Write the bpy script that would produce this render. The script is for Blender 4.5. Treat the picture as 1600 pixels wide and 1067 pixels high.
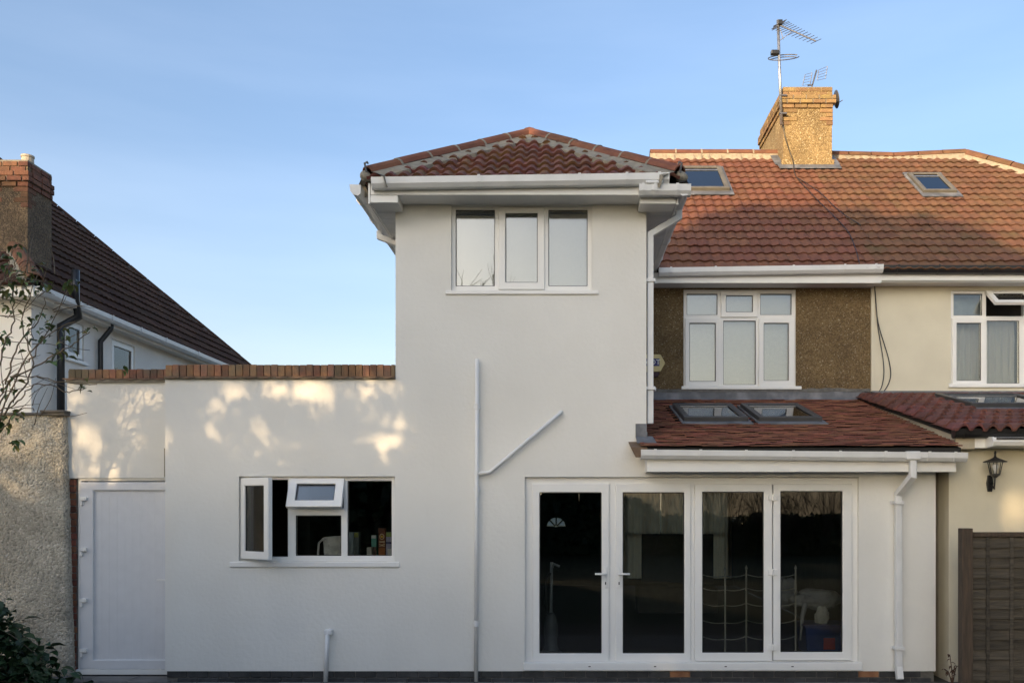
import bpy, bmesh, math, random
from mathutils import Vector, Matrix, noise

R = math.radians
sc = bpy.context.scene
for _o in list(bpy.data.objects):
    bpy.data.objects.remove(_o)

# ------------------------------------------------------------------ camera, sky, sun, exposure
F, VX, VY, CY, CZ = 1400.0, 880.0, 790.0, -9.6, 1.87      # lens in photo pixels, vanishing point, camera place
cam = bpy.data.objects.new('camera', bpy.data.cameras.new('camera'))
sc.collection.objects.link(cam)
cam.location = (0, CY, CZ)
cam.rotation_euler = (math.pi / 2, 0, 0)
cam.data.sensor_width = 36
cam.data.lens = 36 * F / 1600
cam.data.shift_x = (800 - VX) / 1600
cam.data.shift_y = (VY - 533.5) / 1600
cam.data.clip_end = 3000
sc.camera = cam

SUN_EL, SUN_TH = R(14.0), R(32.0)                           # low evening sun, behind the camera and to its left
world = bpy.data.worlds.new('World')
sc.world = world
world.use_nodes = True
wn = world.node_tree
bg = wn.nodes['Background']
sky = wn.nodes.new('ShaderNodeTexSky')
sky.sky_type = 'NISHITA'
sky.sun_disc = False
sky.sun_elevation = SUN_EL
sky.sun_rotation = math.pi + SUN_TH
sky.air_density, sky.dust_density, sky.ozone_density = 1.0, 4.0, 3.0
# thin even veil of high cloud over the whole sky, with faint streaks
veil = wn.nodes.new('ShaderNodeMix'); veil.data_type = 'RGBA'; veil.blend_type = 'ADD'
veil.inputs[0].default_value = 1.0
tc = wn.nodes.new('ShaderNodeTexCoord')
mp = wn.nodes.new('ShaderNodeMapping'); mp.inputs['Scale'].default_value = (1.2, 1.2, 7.0)
mp.inputs['Rotation'].default_value = (R(8), R(6), 0)
nz = wn.nodes.new('ShaderNodeTexNoise'); nz.inputs['Scale'].default_value = 2.2; nz.inputs['Detail'].default_value = 6
ramp = wn.nodes.new('ShaderNodeValToRGB')
ramp.color_ramp.elements[0].position = 0.35; ramp.color_ramp.elements[0].color = (.15, .17, .17, 1)
ramp.color_ramp.elements[1].position = 0.8; ramp.color_ramp.elements[1].color = (.42, .43, .42, 1)
wn.links.new(tc.outputs['Generated'], mp.inputs[0]); wn.links.new(mp.outputs[0], nz.inputs['Vector'])
wn.links.new(nz.outputs['Fac'], ramp.inputs[0])
wn.links.new(sky.outputs[0], veil.inputs[6]); wn.links.new(ramp.outputs[0], veil.inputs[7])
sepz = wn.nodes.new('ShaderNodeSeparateXYZ'); wn.links.new(tc.outputs['Generated'], sepz.inputs[0])
inv = wn.nodes.new('ShaderNodeMath'); inv.operation = 'SUBTRACT'; inv.use_clamp = True; inv.inputs[0].default_value = 1.0
wn.links.new(sepz.outputs['Z'], inv.inputs[1])
pw_ = wn.nodes.new('ShaderNodeMath'); pw_.operation = 'POWER'; pw_.inputs[1].default_value = 6.0; wn.links.new(inv.outputs[0], pw_.inputs[0])
hz = wn.nodes.new('ShaderNodeMix'); hz.data_type = 'RGBA'; hz.blend_type = 'ADD'
hz.inputs[7].default_value = (2.1, 1.5, .9, 1)
wn.links.new(pw_.outputs[0], hz.inputs[0]); wn.links.new(veil.outputs[2], hz.inputs[6])
wn.links.new(hz.outputs[2], bg.inputs[0])
bg.inputs[1].default_value = 0.1

sun = bpy.data.objects.new('sun', bpy.data.lights.new('sun', 'SUN'))
sc.collection.objects.link(sun)
sun.data.energy = 2.0
sun.data.angle = R(0.53)
sun.data.color = (1.0, 0.72, 0.41)
S = Vector((-math.sin(SUN_TH) * math.cos(SUN_EL), -math.cos(SUN_TH) * math.cos(SUN_EL), math.sin(SUN_EL)))
sun.rotation_euler = S.to_track_quat('Z', 'Y').to_euler()
sun.location = (-20, -40, 30)

vs = sc.view_settings
vs.view_transform = 'Standard'; vs.look = 'None'; vs.gamma = 1; vs.use_curve_mapping = False
vs.exposure = 1.62
sc.cycles.max_bounces = 8; sc.cycles.transparent_max_bounces = 16
sc.cycles.use_denoising = True
sc.cycles.sample_clamp_indirect = 4.0

# ------------------------------------------------------------------ helpers
def XX(px, Y=0.0): return (px - VX) / F * (Y - CY)
def ZZ(py, Y=0.0): return CZ + (VY - py) / F * (Y - CY)
def PX(p): return VX + p[0] / (p[1] - CY) * F, VY - (p[2] - CZ) / (p[1] - CY) * F

def node(nt, t, **kw):
    n = nt.nodes.new(t)
    for k, v in kw.items():
        setattr(n, k, v)
    return n

def mat(name, col, rough=0.7, col2=None, scale=8.0, lo=0.35, hi=0.65, detail=6, bump=0.0, bscale=60.0, island=0.0,
        hue=0.0, spec=0.4, metallic=0.0, stretch=None, wear=None, wscale=3.0, wlo=.5, whi=.75, bdist=.01):
    m = bpy.data.materials.new(name); m.use_nodes = True
    nt = m.node_tree; p = nt.nodes['Principled BSDF']
    p.inputs['Roughness'].default_value = rough
    p.inputs['Specular IOR Level'].default_value = spec
    p.inputs['Metallic'].default_value = metallic
    tcn = node(nt, 'ShaderNodeTexCoord'); vec = tcn.outputs['Object']
    geo = node(nt, 'ShaderNodeNewGeometry')
    use = geo.outputs['Position']
    if stretch:
        mpn = node(nt, 'ShaderNodeMapping'); mpn.inputs['Scale'].default_value = stretch
        nt.links.new(use, mpn.inputs[0]); use = mpn.outputs[0]
    n = node(nt, 'ShaderNodeTexNoise'); n.inputs['Scale'].default_value = scale; n.inputs['Detail'].default_value = detail
    nt.links.new(use, n.inputs['Vector'])
    r = node(nt, 'ShaderNodeValToRGB')
    c2 = col2 or tuple(c * 0.82 for c in col)
    r.color_ramp.elements[0].position = lo; r.color_ramp.elements[0].color = (*c2, 1)
    r.color_ramp.elements[1].position = hi; r.color_ramp.elements[1].color = (*col, 1)
    nt.links.new(n.outputs['Fac'], r.inputs[0])
    out = r.outputs[0]
    if wear:
        n2 = node(nt, 'ShaderNodeTexNoise'); n2.inputs['Scale'].default_value = wscale; n2.inputs['Detail'].default_value = 8
        nt.links.new(use, n2.inputs['Vector'])
        mr = node(nt, 'ShaderNodeMapRange'); mr.inputs[1].default_value = wlo; mr.inputs[2].default_value = whi
        nt.links.new(n2.outputs['Fac'], mr.inputs[0])
        mx = node(nt, 'ShaderNodeMix', data_type='RGBA'); mx.inputs[7].default_value = (*wear, 1)
        nt.links.new(mr.outputs[0], mx.inputs[0]); nt.links.new(out, mx.inputs[6]); out = mx.outputs[2]
    if island or hue:
        # each piece its own tint: island index inside a joined mesh, object index for a piece of its own
        oi = node(nt, 'ShaderNodeObjectInfo')
        add = node(nt, 'ShaderNodeMath', operation='ADD')
        nt.links.new(oi.outputs['Random'], add.inputs[0]); nt.links.new(geo.outputs['Random Per Island'], add.inputs[1])
        fr = node(nt, 'ShaderNodeMath', operation='FRACT'); nt.links.new(add.outputs[0], fr.inputs[0])
        hs = node(nt, 'ShaderNodeHueSaturation')
        v = node(nt, 'ShaderNodeMapRange'); v.inputs[3].default_value = 1 - island; v.inputs[4].default_value = 1 + island
        nt.links.new(fr.outputs[0], v.inputs[0]); nt.links.new(v.outputs[0], hs.inputs['Value'])
        mu = node(nt, 'ShaderNodeMath', operation='MULTIPLY'); mu.inputs[1].default_value = 7.31
        f2 = node(nt, 'ShaderNodeMath', operation='FRACT'); nt.links.new(fr.outputs[0], mu.inputs[0]); nt.links.new(mu.outputs[0], f2.inputs[0])
        h = node(nt, 'ShaderNodeMapRange'); h.inputs[3].default_value = .5 - hue; h.inputs[4].default_value = .5 + hue
        nt.links.new(f2.outputs[0], h.inputs[0]); nt.links.new(h.outputs[0], hs.inputs['Hue'])
        nt.links.new(out, hs.inputs['Color']); out = hs.outputs[0]
    nt.links.new(out, p.inputs['Base Color'])
    if bump:
        nb = node(nt, 'ShaderNodeTexNoise'); nb.inputs['Scale'].default_value = bscale; nb.inputs['Detail'].default_value = 8
        nt.links.new(use, nb.inputs['Vector'])
        b = node(nt, 'ShaderNodeBump'); b.inputs['Strength'].default_value = bump; b.inputs['Distance'].default_value = bdist
        nt.links.new(nb.outputs['Fac'], b.inputs['Height']); nt.links.new(b.outputs[0], p.inputs['Normal'])
    return m

def pebble_mat(name, cols, scale, bump=1.0, rough=0.9, dirt=None):
    m = bpy.data.materials.new(name); m.use_nodes = True
    nt = m.node_tree; p = nt.nodes['Principled BSDF']; p.inputs['Roughness'].default_value = rough
    geo = node(nt, 'ShaderNodeNewGeometry')
    v = node(nt, 'ShaderNodeTexVoronoi'); v.inputs['Scale'].default_value = scale
    nt.links.new(geo.outputs['Position'], v.inputs['Vector'])
    sep = node(nt, 'ShaderNodeSeparateColor'); nt.links.new(v.outputs['Color'], sep.inputs[0])
    r = node(nt, 'ShaderNodeValToRGB'); r.color_ramp.interpolation = 'CONSTANT'
    els = r.color_ramp.elements
    while len(els) < len(cols): els.new(0.5)
    for i, (pos, c) in enumerate(cols):
        els[i].position = pos; els[i].color = (*c, 1)
    nt.links.new(sep.outputs[0], r.inputs[0])
    n = node(nt, 'ShaderNodeTexNoise'); n.inputs['Scale'].default_value = 2.2; n.inputs['Detail'].default_value = 7
    nt.links.new(geo.outputs['Position'], n.inputs['Vector'])
    mr = node(nt, 'ShaderNodeMapRange'); mr.inputs[1].default_value = .3; mr.inputs[2].default_value = .7
    mr.inputs[3].default_value = .72; mr.inputs[4].default_value = 1.2
    nt.links.new(n.outputs['Fac'], mr.inputs[0])
    mx = node(nt, 'ShaderNodeMix', data_type='RGBA', blend_type='MULTIPLY'); mx.inputs[0].default_value = 1
    nt.links.new(r.outputs[0], mx.inputs[6]); nt.links.new(mr.outputs[0], mx.inputs[7])
    nt.links.new(mx.outputs[2], p.inputs['Base Color'])
    b = node(nt, 'ShaderNodeBump'); b.inputs['Strength'].default_value = bump; b.inputs['Distance'].default_value = .012
    nb = node(nt, 'ShaderNodeTexNoise'); nb.inputs['Scale'].default_value = scale * .6; nb.inputs['Detail'].default_value = 5
    nt.links.new(geo.outputs['Position'], nb.inputs['Vector'])
    sb = node(nt, 'ShaderNodeMath', operation='SUBTRACT')
    nt.links.new(nb.outputs['Fac'], sb.inputs[0]); nt.links.new(v.outputs['Distance'], sb.inputs[1])
    nt.links.new(sb.outputs[0], b.inputs['Height']); nt.links.new(b.outputs[0], p.inputs['Normal'])
    return m

def glass_mat(name, ior=1.75, tint=(.86, .9, .88)):
    m = bpy.data.materials.new(name); m.use_nodes = True
    nt = m.node_tree; nt.nodes.clear()
    o = node(nt, 'ShaderNodeOutputMaterial'); mix = node(nt, 'ShaderNodeMixShader')
    fr = node(nt, 'ShaderNodeFresnel'); fr.inputs['IOR'].default_value = ior
    t = node(nt, 'ShaderNodeBsdfTransparent'); t.inputs[0].default_value = (*tint, 1)
    g = node(nt, 'ShaderNodeBsdfGlossy'); g.inputs['Roughness'].default_value = 0.0
    nt.links.new(fr.outputs[0], mix.inputs[0]); nt.links.new(t.outputs[0], mix.inputs[1])
    nt.links.new(g.outputs[0], mix.inputs[2]); nt.links.new(mix.outputs[0], o.inputs[0])
    return m

def cloth_mat(name, col, trans=0.4):
    m = bpy.data.materials.new(name); m.use_nodes = True
    nt = m.node_tree; nt.nodes.clear()
    o = node(nt, 'ShaderNodeOutputMaterial'); mix = node(nt, 'ShaderNodeMixShader'); mix.inputs[0].default_value = trans
    d = node(nt, 'ShaderNodeBsdfDiffuse'); t = node(nt, 'ShaderNodeBsdfTranslucent')
    n = node(nt, 'ShaderNodeTexNoise'); n.inputs['Scale'].default_value = 30
    mx = node(nt, 'ShaderNodeMix', data_type='RGBA'); mx.inputs[6].default_value = (*[c * .85 for c in col], 1); mx.inputs[7].default_value = (*col, 1)
    nt.links.new(n.outputs['Fac'], mx.inputs[0]); nt.links.new(mx.outputs[2], d.inputs[0]); nt.links.new(mx.outputs[2], t.inputs[0])
    nt.links.new(d.outputs[0], mix.inputs[1]); nt.links.new(t.outputs[0], mix.inputs[2]); nt.links.new(mix.outputs[0], o.inputs[0])
    return m

M = {}
M['render'] = mat('white_render', (.78, .765, .715), .85, (.70, .683, .632), scale=.9, lo=.3, hi=.72, bump=.45, bscale=22, wear=(.64, .63, .60), wscale=.9, wlo=.6, whi=.9)
M['upvc'] = mat('white_upvc', (.79, .78, .745), .3, (.765, .755, .725), scale=3, spec=.5)
M['pipe'] = mat('white_pipe_plastic', (.74, .74, .73), .35, (.68, .68, .665), scale=5, spec=.5)
M['soffit'] = mat('white_soffit_board', (.74, .74, .73), .4, (.70, .70, .69), scale=4)
M['tile'] = mat('red_concrete_tile', (.205, .088, .052), .85, (.155, .068, .044), scale=9, island=.09, hue=.007, bump=.25, bscale=120, wear=(.15, .08, .045), wscale=5, wlo=.55, whi=.85, spec=.25)
M['tile_moss'] = mat('mossy_red_tile', (.20, .075, .056), .85, (.13, .056, .044), scale=9, island=.16, hue=.012, bump=.35, bscale=90, wear=(.17, .085, .035), wscale=6, wlo=.46, whi=.66)
M['tile_old'] = mat('weathered_brown_tile', (.195, .097, .055), .9, (.14, .073, .046), scale=6, island=.10, hue=.007, bump=.3, bscale=110, wear=(.125, .085, .045), wscale=3.5, wlo=.5, whi=.8, spec=.2)
M['tile_clay'] = mat('red_clay_plain_tile', (.215, .092, .060), .85, (.155, .068, .048), scale=12, island=.24, hue=.014, bump=.25, bscale=150)
M['tile_pan'] = mat('brown_red_pantile', (.19, .075, .06), .75, (.11, .05, .043), scale=10, island=.18, hue=.01, bump=.25, bscale=90)
M['tile_dark'] = mat('dark_brown_tile', (.085, .046, .030), .95, (.055, .033, .024), scale=6, island=.2, hue=.01, bump=.2, bscale=100, spec=.15)
M['brick'] = mat('orange_stock_brick', (.31, .150, .076), .9, (.22, .112, .066), scale=14, island=.27, hue=.016, bump=.6, bscale=90, wear=(.17, .125, .08), wscale=4, wlo=.42, whi=.66)
M['brick_soot'] = mat('sooty_red_brick', (.19, .088, .050), .9, (.13, .065, .042), scale=14, island=.3, hue=.015, bump=.5, bscale=90)
M['brick_pale'] = mat('golden_weathered_brick', (.285, .185, .085), .9, (.245, .15, .07), scale=12, island=.2, hue=.012, bump=.5, bscale=90, wear=(.36, .25, .09), wscale=7, wlo=.55, whi=.7)
M['brick_brown'] = mat('red_brown_brick', (.20, .075, .042), .9, (.12, .05, .034), scale=14, island=.35, hue=.014, bump=.6, bscale=80)
M['brick_blue'] = mat('dark_engineering_brick', (.055, .055, .057), .6, (.036, .037, .04), scale=14, island=.25, bump=.3, bscale=80)
M['brick_tan'] = mat('tan_brick', (.33, .16, .08), .85, (.24, .11, .06), scale=14, bump=.4, bscale=80)
M['mortar'] = mat('grey_mortar', (.29, .26, .205), .95, (.21, .19, .15), scale=14, bump=.6, bscale=60)
M['mortar_dark'] = mat('dark_mortar', (.16, .15, .135), .95, (.10, .095, .085), scale=14, bump=.5, bscale=60)
M['mortar_pale'] = mat('pale_new_mortar', (.42, .34, .24), .95, (.30, .25, .18), scale=14, bump=.5, bscale=60)
M['creasing'] = mat('brown_creasing_tile', (.20, .13, .085), .9, (.13, .09, .065), scale=12, island=.2, bump=.4, bscale=80)
M['pebble'] = pebble_mat('brown_pebbledash', [(0, (.12, .078, .034)), (.3, (.17, .113, .050)), (.58, (.20, .136, .062)), (.82, (.235, .165, .08)), (.965, (.36, .29, .19))], 85)
M['pebble_gold'] = pebble_mat('golden_pebbledash', [(0, (.22, .145, .06)), (.25, (.28, .19, .085)), (.55, (.34, .235, .105)), (.8, (.39, .28, .13)), (.96, (.52, .42, .25))], 60, .7)
M['pebble_dark'] = pebble_mat('sooty_roughcast', [(0, (.10, .07, .042)), (.4, (.15, .105, .06)), (.8, (.20, .14, .085))], 50)
M['rough_flat'] = mat('rough_old_render', (.64, .57, .45), .95, (.42, .38, .30), scale=5, lo=.3, hi=.62, bump=1.0, bscale=34, stretch=(1, 1, 1.7), wear=(.30, .28, .23), wscale=2.6, wlo=.5, whi=.75, bdist=.035)
M['rough'] = pebble_mat('rough_old_render', [(0, (.31, .28, .22)), (.12, (.40, .36, .285)), (.45, (.46, .415, .33)), (.8, (.52, .465, .37)), (.96, (.60, .54, .45))], 48, 1.0)  # darker cells put the shade of its pits into the colour
M['cream'] = mat('cream_masonry_paint', (.68, .63, .49), .85, (.63, .58, .45), scale=2, bump=.12, bscale=50, wear=(.57, .52, .40), wscale=1.4, wlo=.55, whi=.9)
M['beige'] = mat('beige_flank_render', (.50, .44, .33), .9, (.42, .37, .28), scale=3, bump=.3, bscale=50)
M['greywhite'] = mat('old_white_paint', (.86, .82, .74), .9, (.80, .76, .69), scale=3, bump=.3, bscale=60)
M['lead'] = mat('lead_flashing', (.15, .155, .17), .55, (.10, .105, .115), scale=6, bump=.3, bscale=12, wear=(.26, .26, .27), wscale=3, wlo=.5, whi=.75)
M['black'] = mat('black_plastic', (.022, .022, .023), .35, (.016, .016, .017), spec=.5)
M['skyframe'] = mat('grey_aluminium_cladding', (.055, .055, .055), .45, (.042, .042, .043), spec=.5)
M['skyframe_tan'] = mat('grey_brown_cladding', (.16, .145, .115), .5, (.12, .11, .09), spec=.5)
M['felt'] = mat('dark_eaves_felt', (.03, .03, .03), .9)
M['metal'] = mat('aerial_aluminium', (.55, .55, .55), .35, (.42, .42, .43), metallic=.8, scale=20)
M['dull_metal'] = mat('dull_dark_metal', (.16, .16, .17), .5, metallic=.6)
M['glass'] = glass_mat('window_glass', 1.75, (.95, .965, .955))
M['glass_top'] = glass_mat('sky_mirroring_glass', 2.2, (.92, .94, .93))
M['upvc_door'] = mat('greyish_upvc_door', (.69, .69, .70), .4, (.66, .66, .67), spec=.4)
M['glass_door'] = glass_mat('dark_door_glass', 1.65, (.80, .82, .81))
M['glass_vent'] = glass_mat('vent_glass', 2.0, (.6, .68, .72))
M['skyglass'] = glass_mat('rooflight_glass', 2.3, (.6, .62, .62))
M['skyglass_blue'] = glass_mat('blue_rooflight_glass', 3.4, (.5, .55, .6))
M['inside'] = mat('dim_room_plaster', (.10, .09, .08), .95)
M['reflect_band'] = mat('painted_reflection_band', (.55, .53, .49), .95)  # pale band imitating a reflection under the rooflight panes
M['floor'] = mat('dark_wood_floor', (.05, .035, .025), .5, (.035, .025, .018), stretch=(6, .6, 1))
M['blind'] = cloth_mat('cream_blind_fabric', (.80, .76, .66), .05)
M['net'] = cloth_mat('white_net_curtain', (.78, .78, .76), .45)
M['curtain'] = cloth_mat('sheer_curtain', (.92, .74, .50), .75)
M['frost'] = cloth_mat('frosted_glass', (.8, .8, .75), .85)
M['wood_brown'] = mat('brown_stained_post', (.10, .070, .048), .9, (.06, .046, .034), scale=9, stretch=(5, 5, .5), bump=.5, bscale=60)
M['wood_grey'] = mat('weathered_grey_board', (.095, .080, .060), .95, (.056, .049, .039), scale=6, stretch=(.5, 4, 8), bump=.6, bscale=40, island=.22)
M['verge_wood'] = mat('brown_verge_board', (.19, .125, .075), .8, (.13, .085, .055))
M['leaf'] = mat('green_leaf', (.085, .125, .035), .55, (.05, .085, .025), scale=20, island=.35, hue=.03)
M['leaf_yellow'] = mat('yellowing_leaf', (.19, .19, .055), .55, (.12, .13, .04), scale=20, island=.3, hue=.03)
M['leaf_dark'] = mat('dark_glossy_leaf', (.030, .062, .022), .45, (.018, .04, .016), scale=20, island=.35, hue=.02)
M['leaf_tree'] = mat('tree_leaf', (.06, .09, .03), .6, (.04, .06, .02), scale=10, island=.3, hue=.03)
M['bark'] = mat('brown_bark', (.11, .085, .06), .95, (.06, .048, .036), scale=12, bump=.7, bscale=30)
M['stem'] = mat('pale_brown_stem', (.16, .12, .075), .85, (.10, .08, .055), scale=25)
M['dead'] = mat('dead_brown_stem', (.10, .055, .035), .9)
M['slab'] = mat('concrete_paving', (.20, .19, .175), .95, (.14, .132, .125), scale=5, island=.16, hue=.01, bump=.4, bscale=60)
M['joint'] = mat('dark_joint_soil', (.06, .055, .045), 1)
M['grass'] = mat('lawn', (.028, .042, .016), .95, (.017, .027, .011), scale=3, bump=.8, bscale=60, bdist=.05)
M['asphalt'] = mat('road_asphalt', (.05, .05, .05), .95)
M['paperbag'] = mat('white_paper_bag', (.58, .57, .53), .8, (.42, .41, .39), scale=9, bump=.6, bscale=14, bdist=.03)
M['shirt'] = mat('grey_cloth', (.36, .36, .38), .95, (.26, .26, .28), scale=6, bump=.4, bscale=20)
M['shirt_white'] = mat('white_cloth', (.62, .61, .58), .95, (.48, .47, .45), scale=6, bump=.4, bscale=20)
M['terracotta'] = mat('terracotta', (.42, .2, .11), .85, (.33, .16, .09))
M['pot'] = mat('pale_chimney_pot', (.52, .45, .35), .85, (.42, .36, .28))
M['alarm'] = mat('cream_plastic', (.62, .52, .26), .5, (.55, .45, .21))
M['blue'] = mat('navy_blue_print', (.035, .035, .16), .5)
M['white'] = mat('white_print', (.75, .75, .74), .5)
def plain(name, c, rough=.6): 
    if name not in M: M[name] = mat(name, c, rough)
    return M[name]

class B:
    """collects shapes into one mesh, in world coordinates"""
    def __init__(s): s.bm = bmesh.new()
    def poly(s, pts):
        return s.bm.faces.new([s.bm.verts.new(p) for p in pts])
    def hexa(s, a, b):
        va = [s.bm.verts.new(p) for p in a]; vb = [s.bm.verts.new(p) for p in b]; n = len(a)
        s.bm.faces.new(list(reversed(va))); s.bm.faces.new(vb)
        for i in range(n):
            s.bm.faces.new((va[i], va[(i + 1) % n], vb[(i + 1) % n], vb[i]))
        return s
    def box(s, x0, x1, y0, y1, z0, z1):
        x0, x1 = min(x0, x1), max(x0, x1); y0, y1 = min(y0, y1), max(y0, y1); z0, z1 = min(z0, z1), max(z0, z1)
        return s.hexa([(x0, y0, z0), (x1, y0, z0), (x1, y1, z0), (x0, y1, z0)], [(x0, y0, z1), (x1, y0, z1), (x1, y1, z1), (x0, y1, z1)])
    def tube(s, pts, r, n=8, r1=None, rot=0.0, up=None):
        pts = [Vector(p) for p in pts]; rings = []
        d0 = (pts[1] - pts[0]).normalized()
        u = Vector(up) if up else (Vector((0, 0, 1)) if abs(d0.z) < .9 else Vector((1, 0, 0)))
        u = (u - d0 * u.dot(d0)).normalized()
        for i, p in enumerate(pts):
            if i == 0: d = d0; sc_ = 1
            elif i == len(pts) - 1: d = (pts[-1] - pts[-2]).normalized(); sc_ = 1
            else:
                a = (p - pts[i - 1]).normalized(); b = (pts[i + 1] - p).normalized(); d = (a + b)
                d = d.normalized() if d.length > 1e-5 else a
                sc_ = 1 / max(.45, d.dot(a))
                bend = (b - a)
            u = (u - d * u.dot(d)); u = u.normalized() if u.length > 1e-5 else d.orthogonal().normalized()
            w = d.cross(u)
            rr = r if r1 is None else r + (r1 - r) * i / (len(pts) - 1)
            ring = []
            for k in range(n):
                t = rot + 2 * math.pi * k / n
                off = u * math.cos(t) * rr + w * math.sin(t) * rr
                if sc_ > 1.001 and bend.length > 1e-4:
                    bd = bend.normalized(); c = off.dot(bd); off = off + bd * c * (sc_ - 1)
                ring.append(s.bm.verts.new(p + off))
            rings.append(ring)
        for a, b in zip(rings, rings[1:]):
            for k in range(n):
                s.bm.faces.new((a[k], a[(k + 1) % n], b[(k + 1) % n], b[k]))
        s.bm.faces.new(list(reversed(rings[0]))); s.bm.faces.new(rings[-1])
        return s
    def sweep(s, prof, p0, p1, side):
        """profile of (outward, up) pairs pushed along p0-p1"""
        p0, p1, side = Vector(p0), Vector(p1), Vector(side); up = Vector((0, 0, 1))
        a = [p0 + side * q[0] + up * q[1] for q in prof]; b = [p1 + side * q[0] + up * q[1] for q in prof]
        s.hexa(a, b); return s
    def lathe(s, c, prof, n=12):
        c = Vector(c); rings = []
        for r_, z in prof:
            rings.append([s.bm.verts.new(c + Vector((r_ * math.cos(2 * math.pi * k / n), r_ * math.sin(2 * math.pi * k / n), z))) for k in range(n)])
        for a, b in zip(rings, rings[1:]):
            for k in range(n): s.bm.faces.new((a[k], a[(k + 1) % n], b[(k + 1) % n], b[k]))
        s.bm.faces.new(list(reversed(rings[0]))); s.bm.faces.new(rings[-1]); return s
    def slab(s, outer, holes, d0, d1, keep=None):
        """upright slab in (x, z) with rectangular holes, between depths d0 and d1"""
        us = sorted({round(v, 5) for v in [outer[0], outer[2]] + [h[0] for h in holes] + [h[2] for h in holes]})
        zs = sorted({round(v, 5) for v in [outer[1], outer[3]] + [h[1] for h in holes] + [h[3] for h in holes]})
        if keep:
            us = sorted(set(us) | {round(v, 5) for v in keep[1]}); zs = sorted(set(zs) | {round(v, 5) for v in keep[2]})
        def solid(i, j):
            if i < 0 or j < 0 or i >= len(us) - 1 or j >= len(zs) - 1: return False
            u, z = (us[i] + us[i + 1]) / 2, (zs[j] + zs[j + 1]) / 2
            if keep and not keep[0](u, z): return False
            return not any(h[0] < u < h[2] and h[1] < z < h[3] for h in holes)
        vc = {}
        def V(u, d, z):
            k = (u, d, z)
            if k not in vc: vc[k] = s.bm.verts.new(k)
            return vc[k]
        for i in range(len(us) - 1):
            for j in range(len(zs) - 1):
                if not solid(i, j): continue
                a, b, c, e = us[i], us[i + 1], zs[j], zs[j + 1]
                s.bm.faces.new((V(a, d0, c), V(b, d0, c), V(b, d0, e), V(a, d0, e)))
                s.bm.faces.new((V(a, d1, c), V(a, d1, e), V(b, d1, e), V(b, d1, c)))
                if not solid(i - 1, j): s.bm.faces.new((V(a, d0, c), V(a, d0, e), V(a, d1, e), V(a, d1, c)))
                if not solid(i + 1, j): s.bm.faces.new((V(b, d0, c), V(b, d1, c), V(b, d1, e), V(b, d0, e)))
                if not solid(i, j - 1): s.bm.faces.new((V(a, d0, c), V(a, d1, c), V(b, d1, c), V(b, d0, c)))
                if not solid(i, j + 1): s.bm.faces.new((V(a, d0, e), V(b, d0, e), V(b, d1, e), V(a, d1, e)))
        return s
    def xf(s, m):
        s.bm.transform(m); return s
    def out(s, name, material, parent=None, bevel=0, smooth=False, fix=True, seg=2):
        if fix: bmesh.ops.recalc_face_normals(s.bm, faces=s.bm.faces[:])
        me = bpy.data.meshes.new(name); s.bm.to_mesh(me); s.bm.free()
        me.materials.append(M[material] if isinstance(material, str) else material)
        if smooth:
            for p in me.polygons: p.use_smooth = True
        o = bpy.data.objects.new(name, me); sc.collection.objects.link(o)
        if parent: link(o, parent)
        if bevel:
            b = o.modifiers.new('bevel', 'BEVEL'); b.width = bevel; b.segments = seg; b.limit_method = 'ANGLE'; b.angle_limit = R(40); b.harden_normals = False
        return o

def link(o, parent):
    o.parent = parent
    if parent.parent is None: o.matrix_parent_inverse = Matrix.Translation(parent.location).inverted()

def tag(o, label, cat, group=None):
    o['label'] = label; o['category'] = cat
    if group: o['group'] = group
    return o
def thing(name, label, cat, loc, group=None):
    o = bpy.data.objects.new(name, None); sc.collection.objects.link(o)
    o.location = loc; o.empty_display_size = .2
    return tag(o, label, cat, group)
def struct(o): o['kind'] = 'structure'; return o
def stuff(o): o['kind'] = 'stuff'; return o
def put(name, me, mtx, parent):
    o = bpy.data.objects.new(name, me); sc.collection.objects.link(o)
    o.parent = parent; o.matrix_parent_inverse = Matrix()
    o.matrix_basis = (Matrix.Translation(-parent.location) if parent.parent is None else Matrix()) @ mtx
    return o
def mesh_of(bm, name, material, smooth=False):
    bmesh.ops.recalc_face_normals(bm, faces=bm.faces[:])
    me = bpy.data.meshes.new(name); bm.to_mesh(me); bm.free(); me.materials.append(M[material])
    if smooth:
        for p in me.polygons: p.use_smooth = True
    return me

def wavy(b, x0, x1, z0, z1, y, amp, wl, seed, n=None, rows=6):
    rnd = random.Random(seed); n = n or int((x1 - x0) / wl * 8); ph = rnd.random() * 6
    g = []
    for j in range(rows + 1):
        z = z0 + (z1 - z0) * j / rows; row = []
        for i in range(n + 1):
            x = x0 + (x1 - x0) * i / n
            t = (x - x0) / wl * 2 * math.pi + ph + .9 * math.sin(x * 7 + seed)
            row.append(b.bm.verts.new((x + .004 * math.sin(z * 9 + i), y + amp * math.sin(t) * (1.1 - .3 * j / rows), z)))
        g.append(row)
    for j in range(rows):
        for i in range(n): b.bm.faces.new((g[j][i], g[j][i + 1], g[j + 1][i + 1], g[j + 1][i]))
    return b

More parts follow.
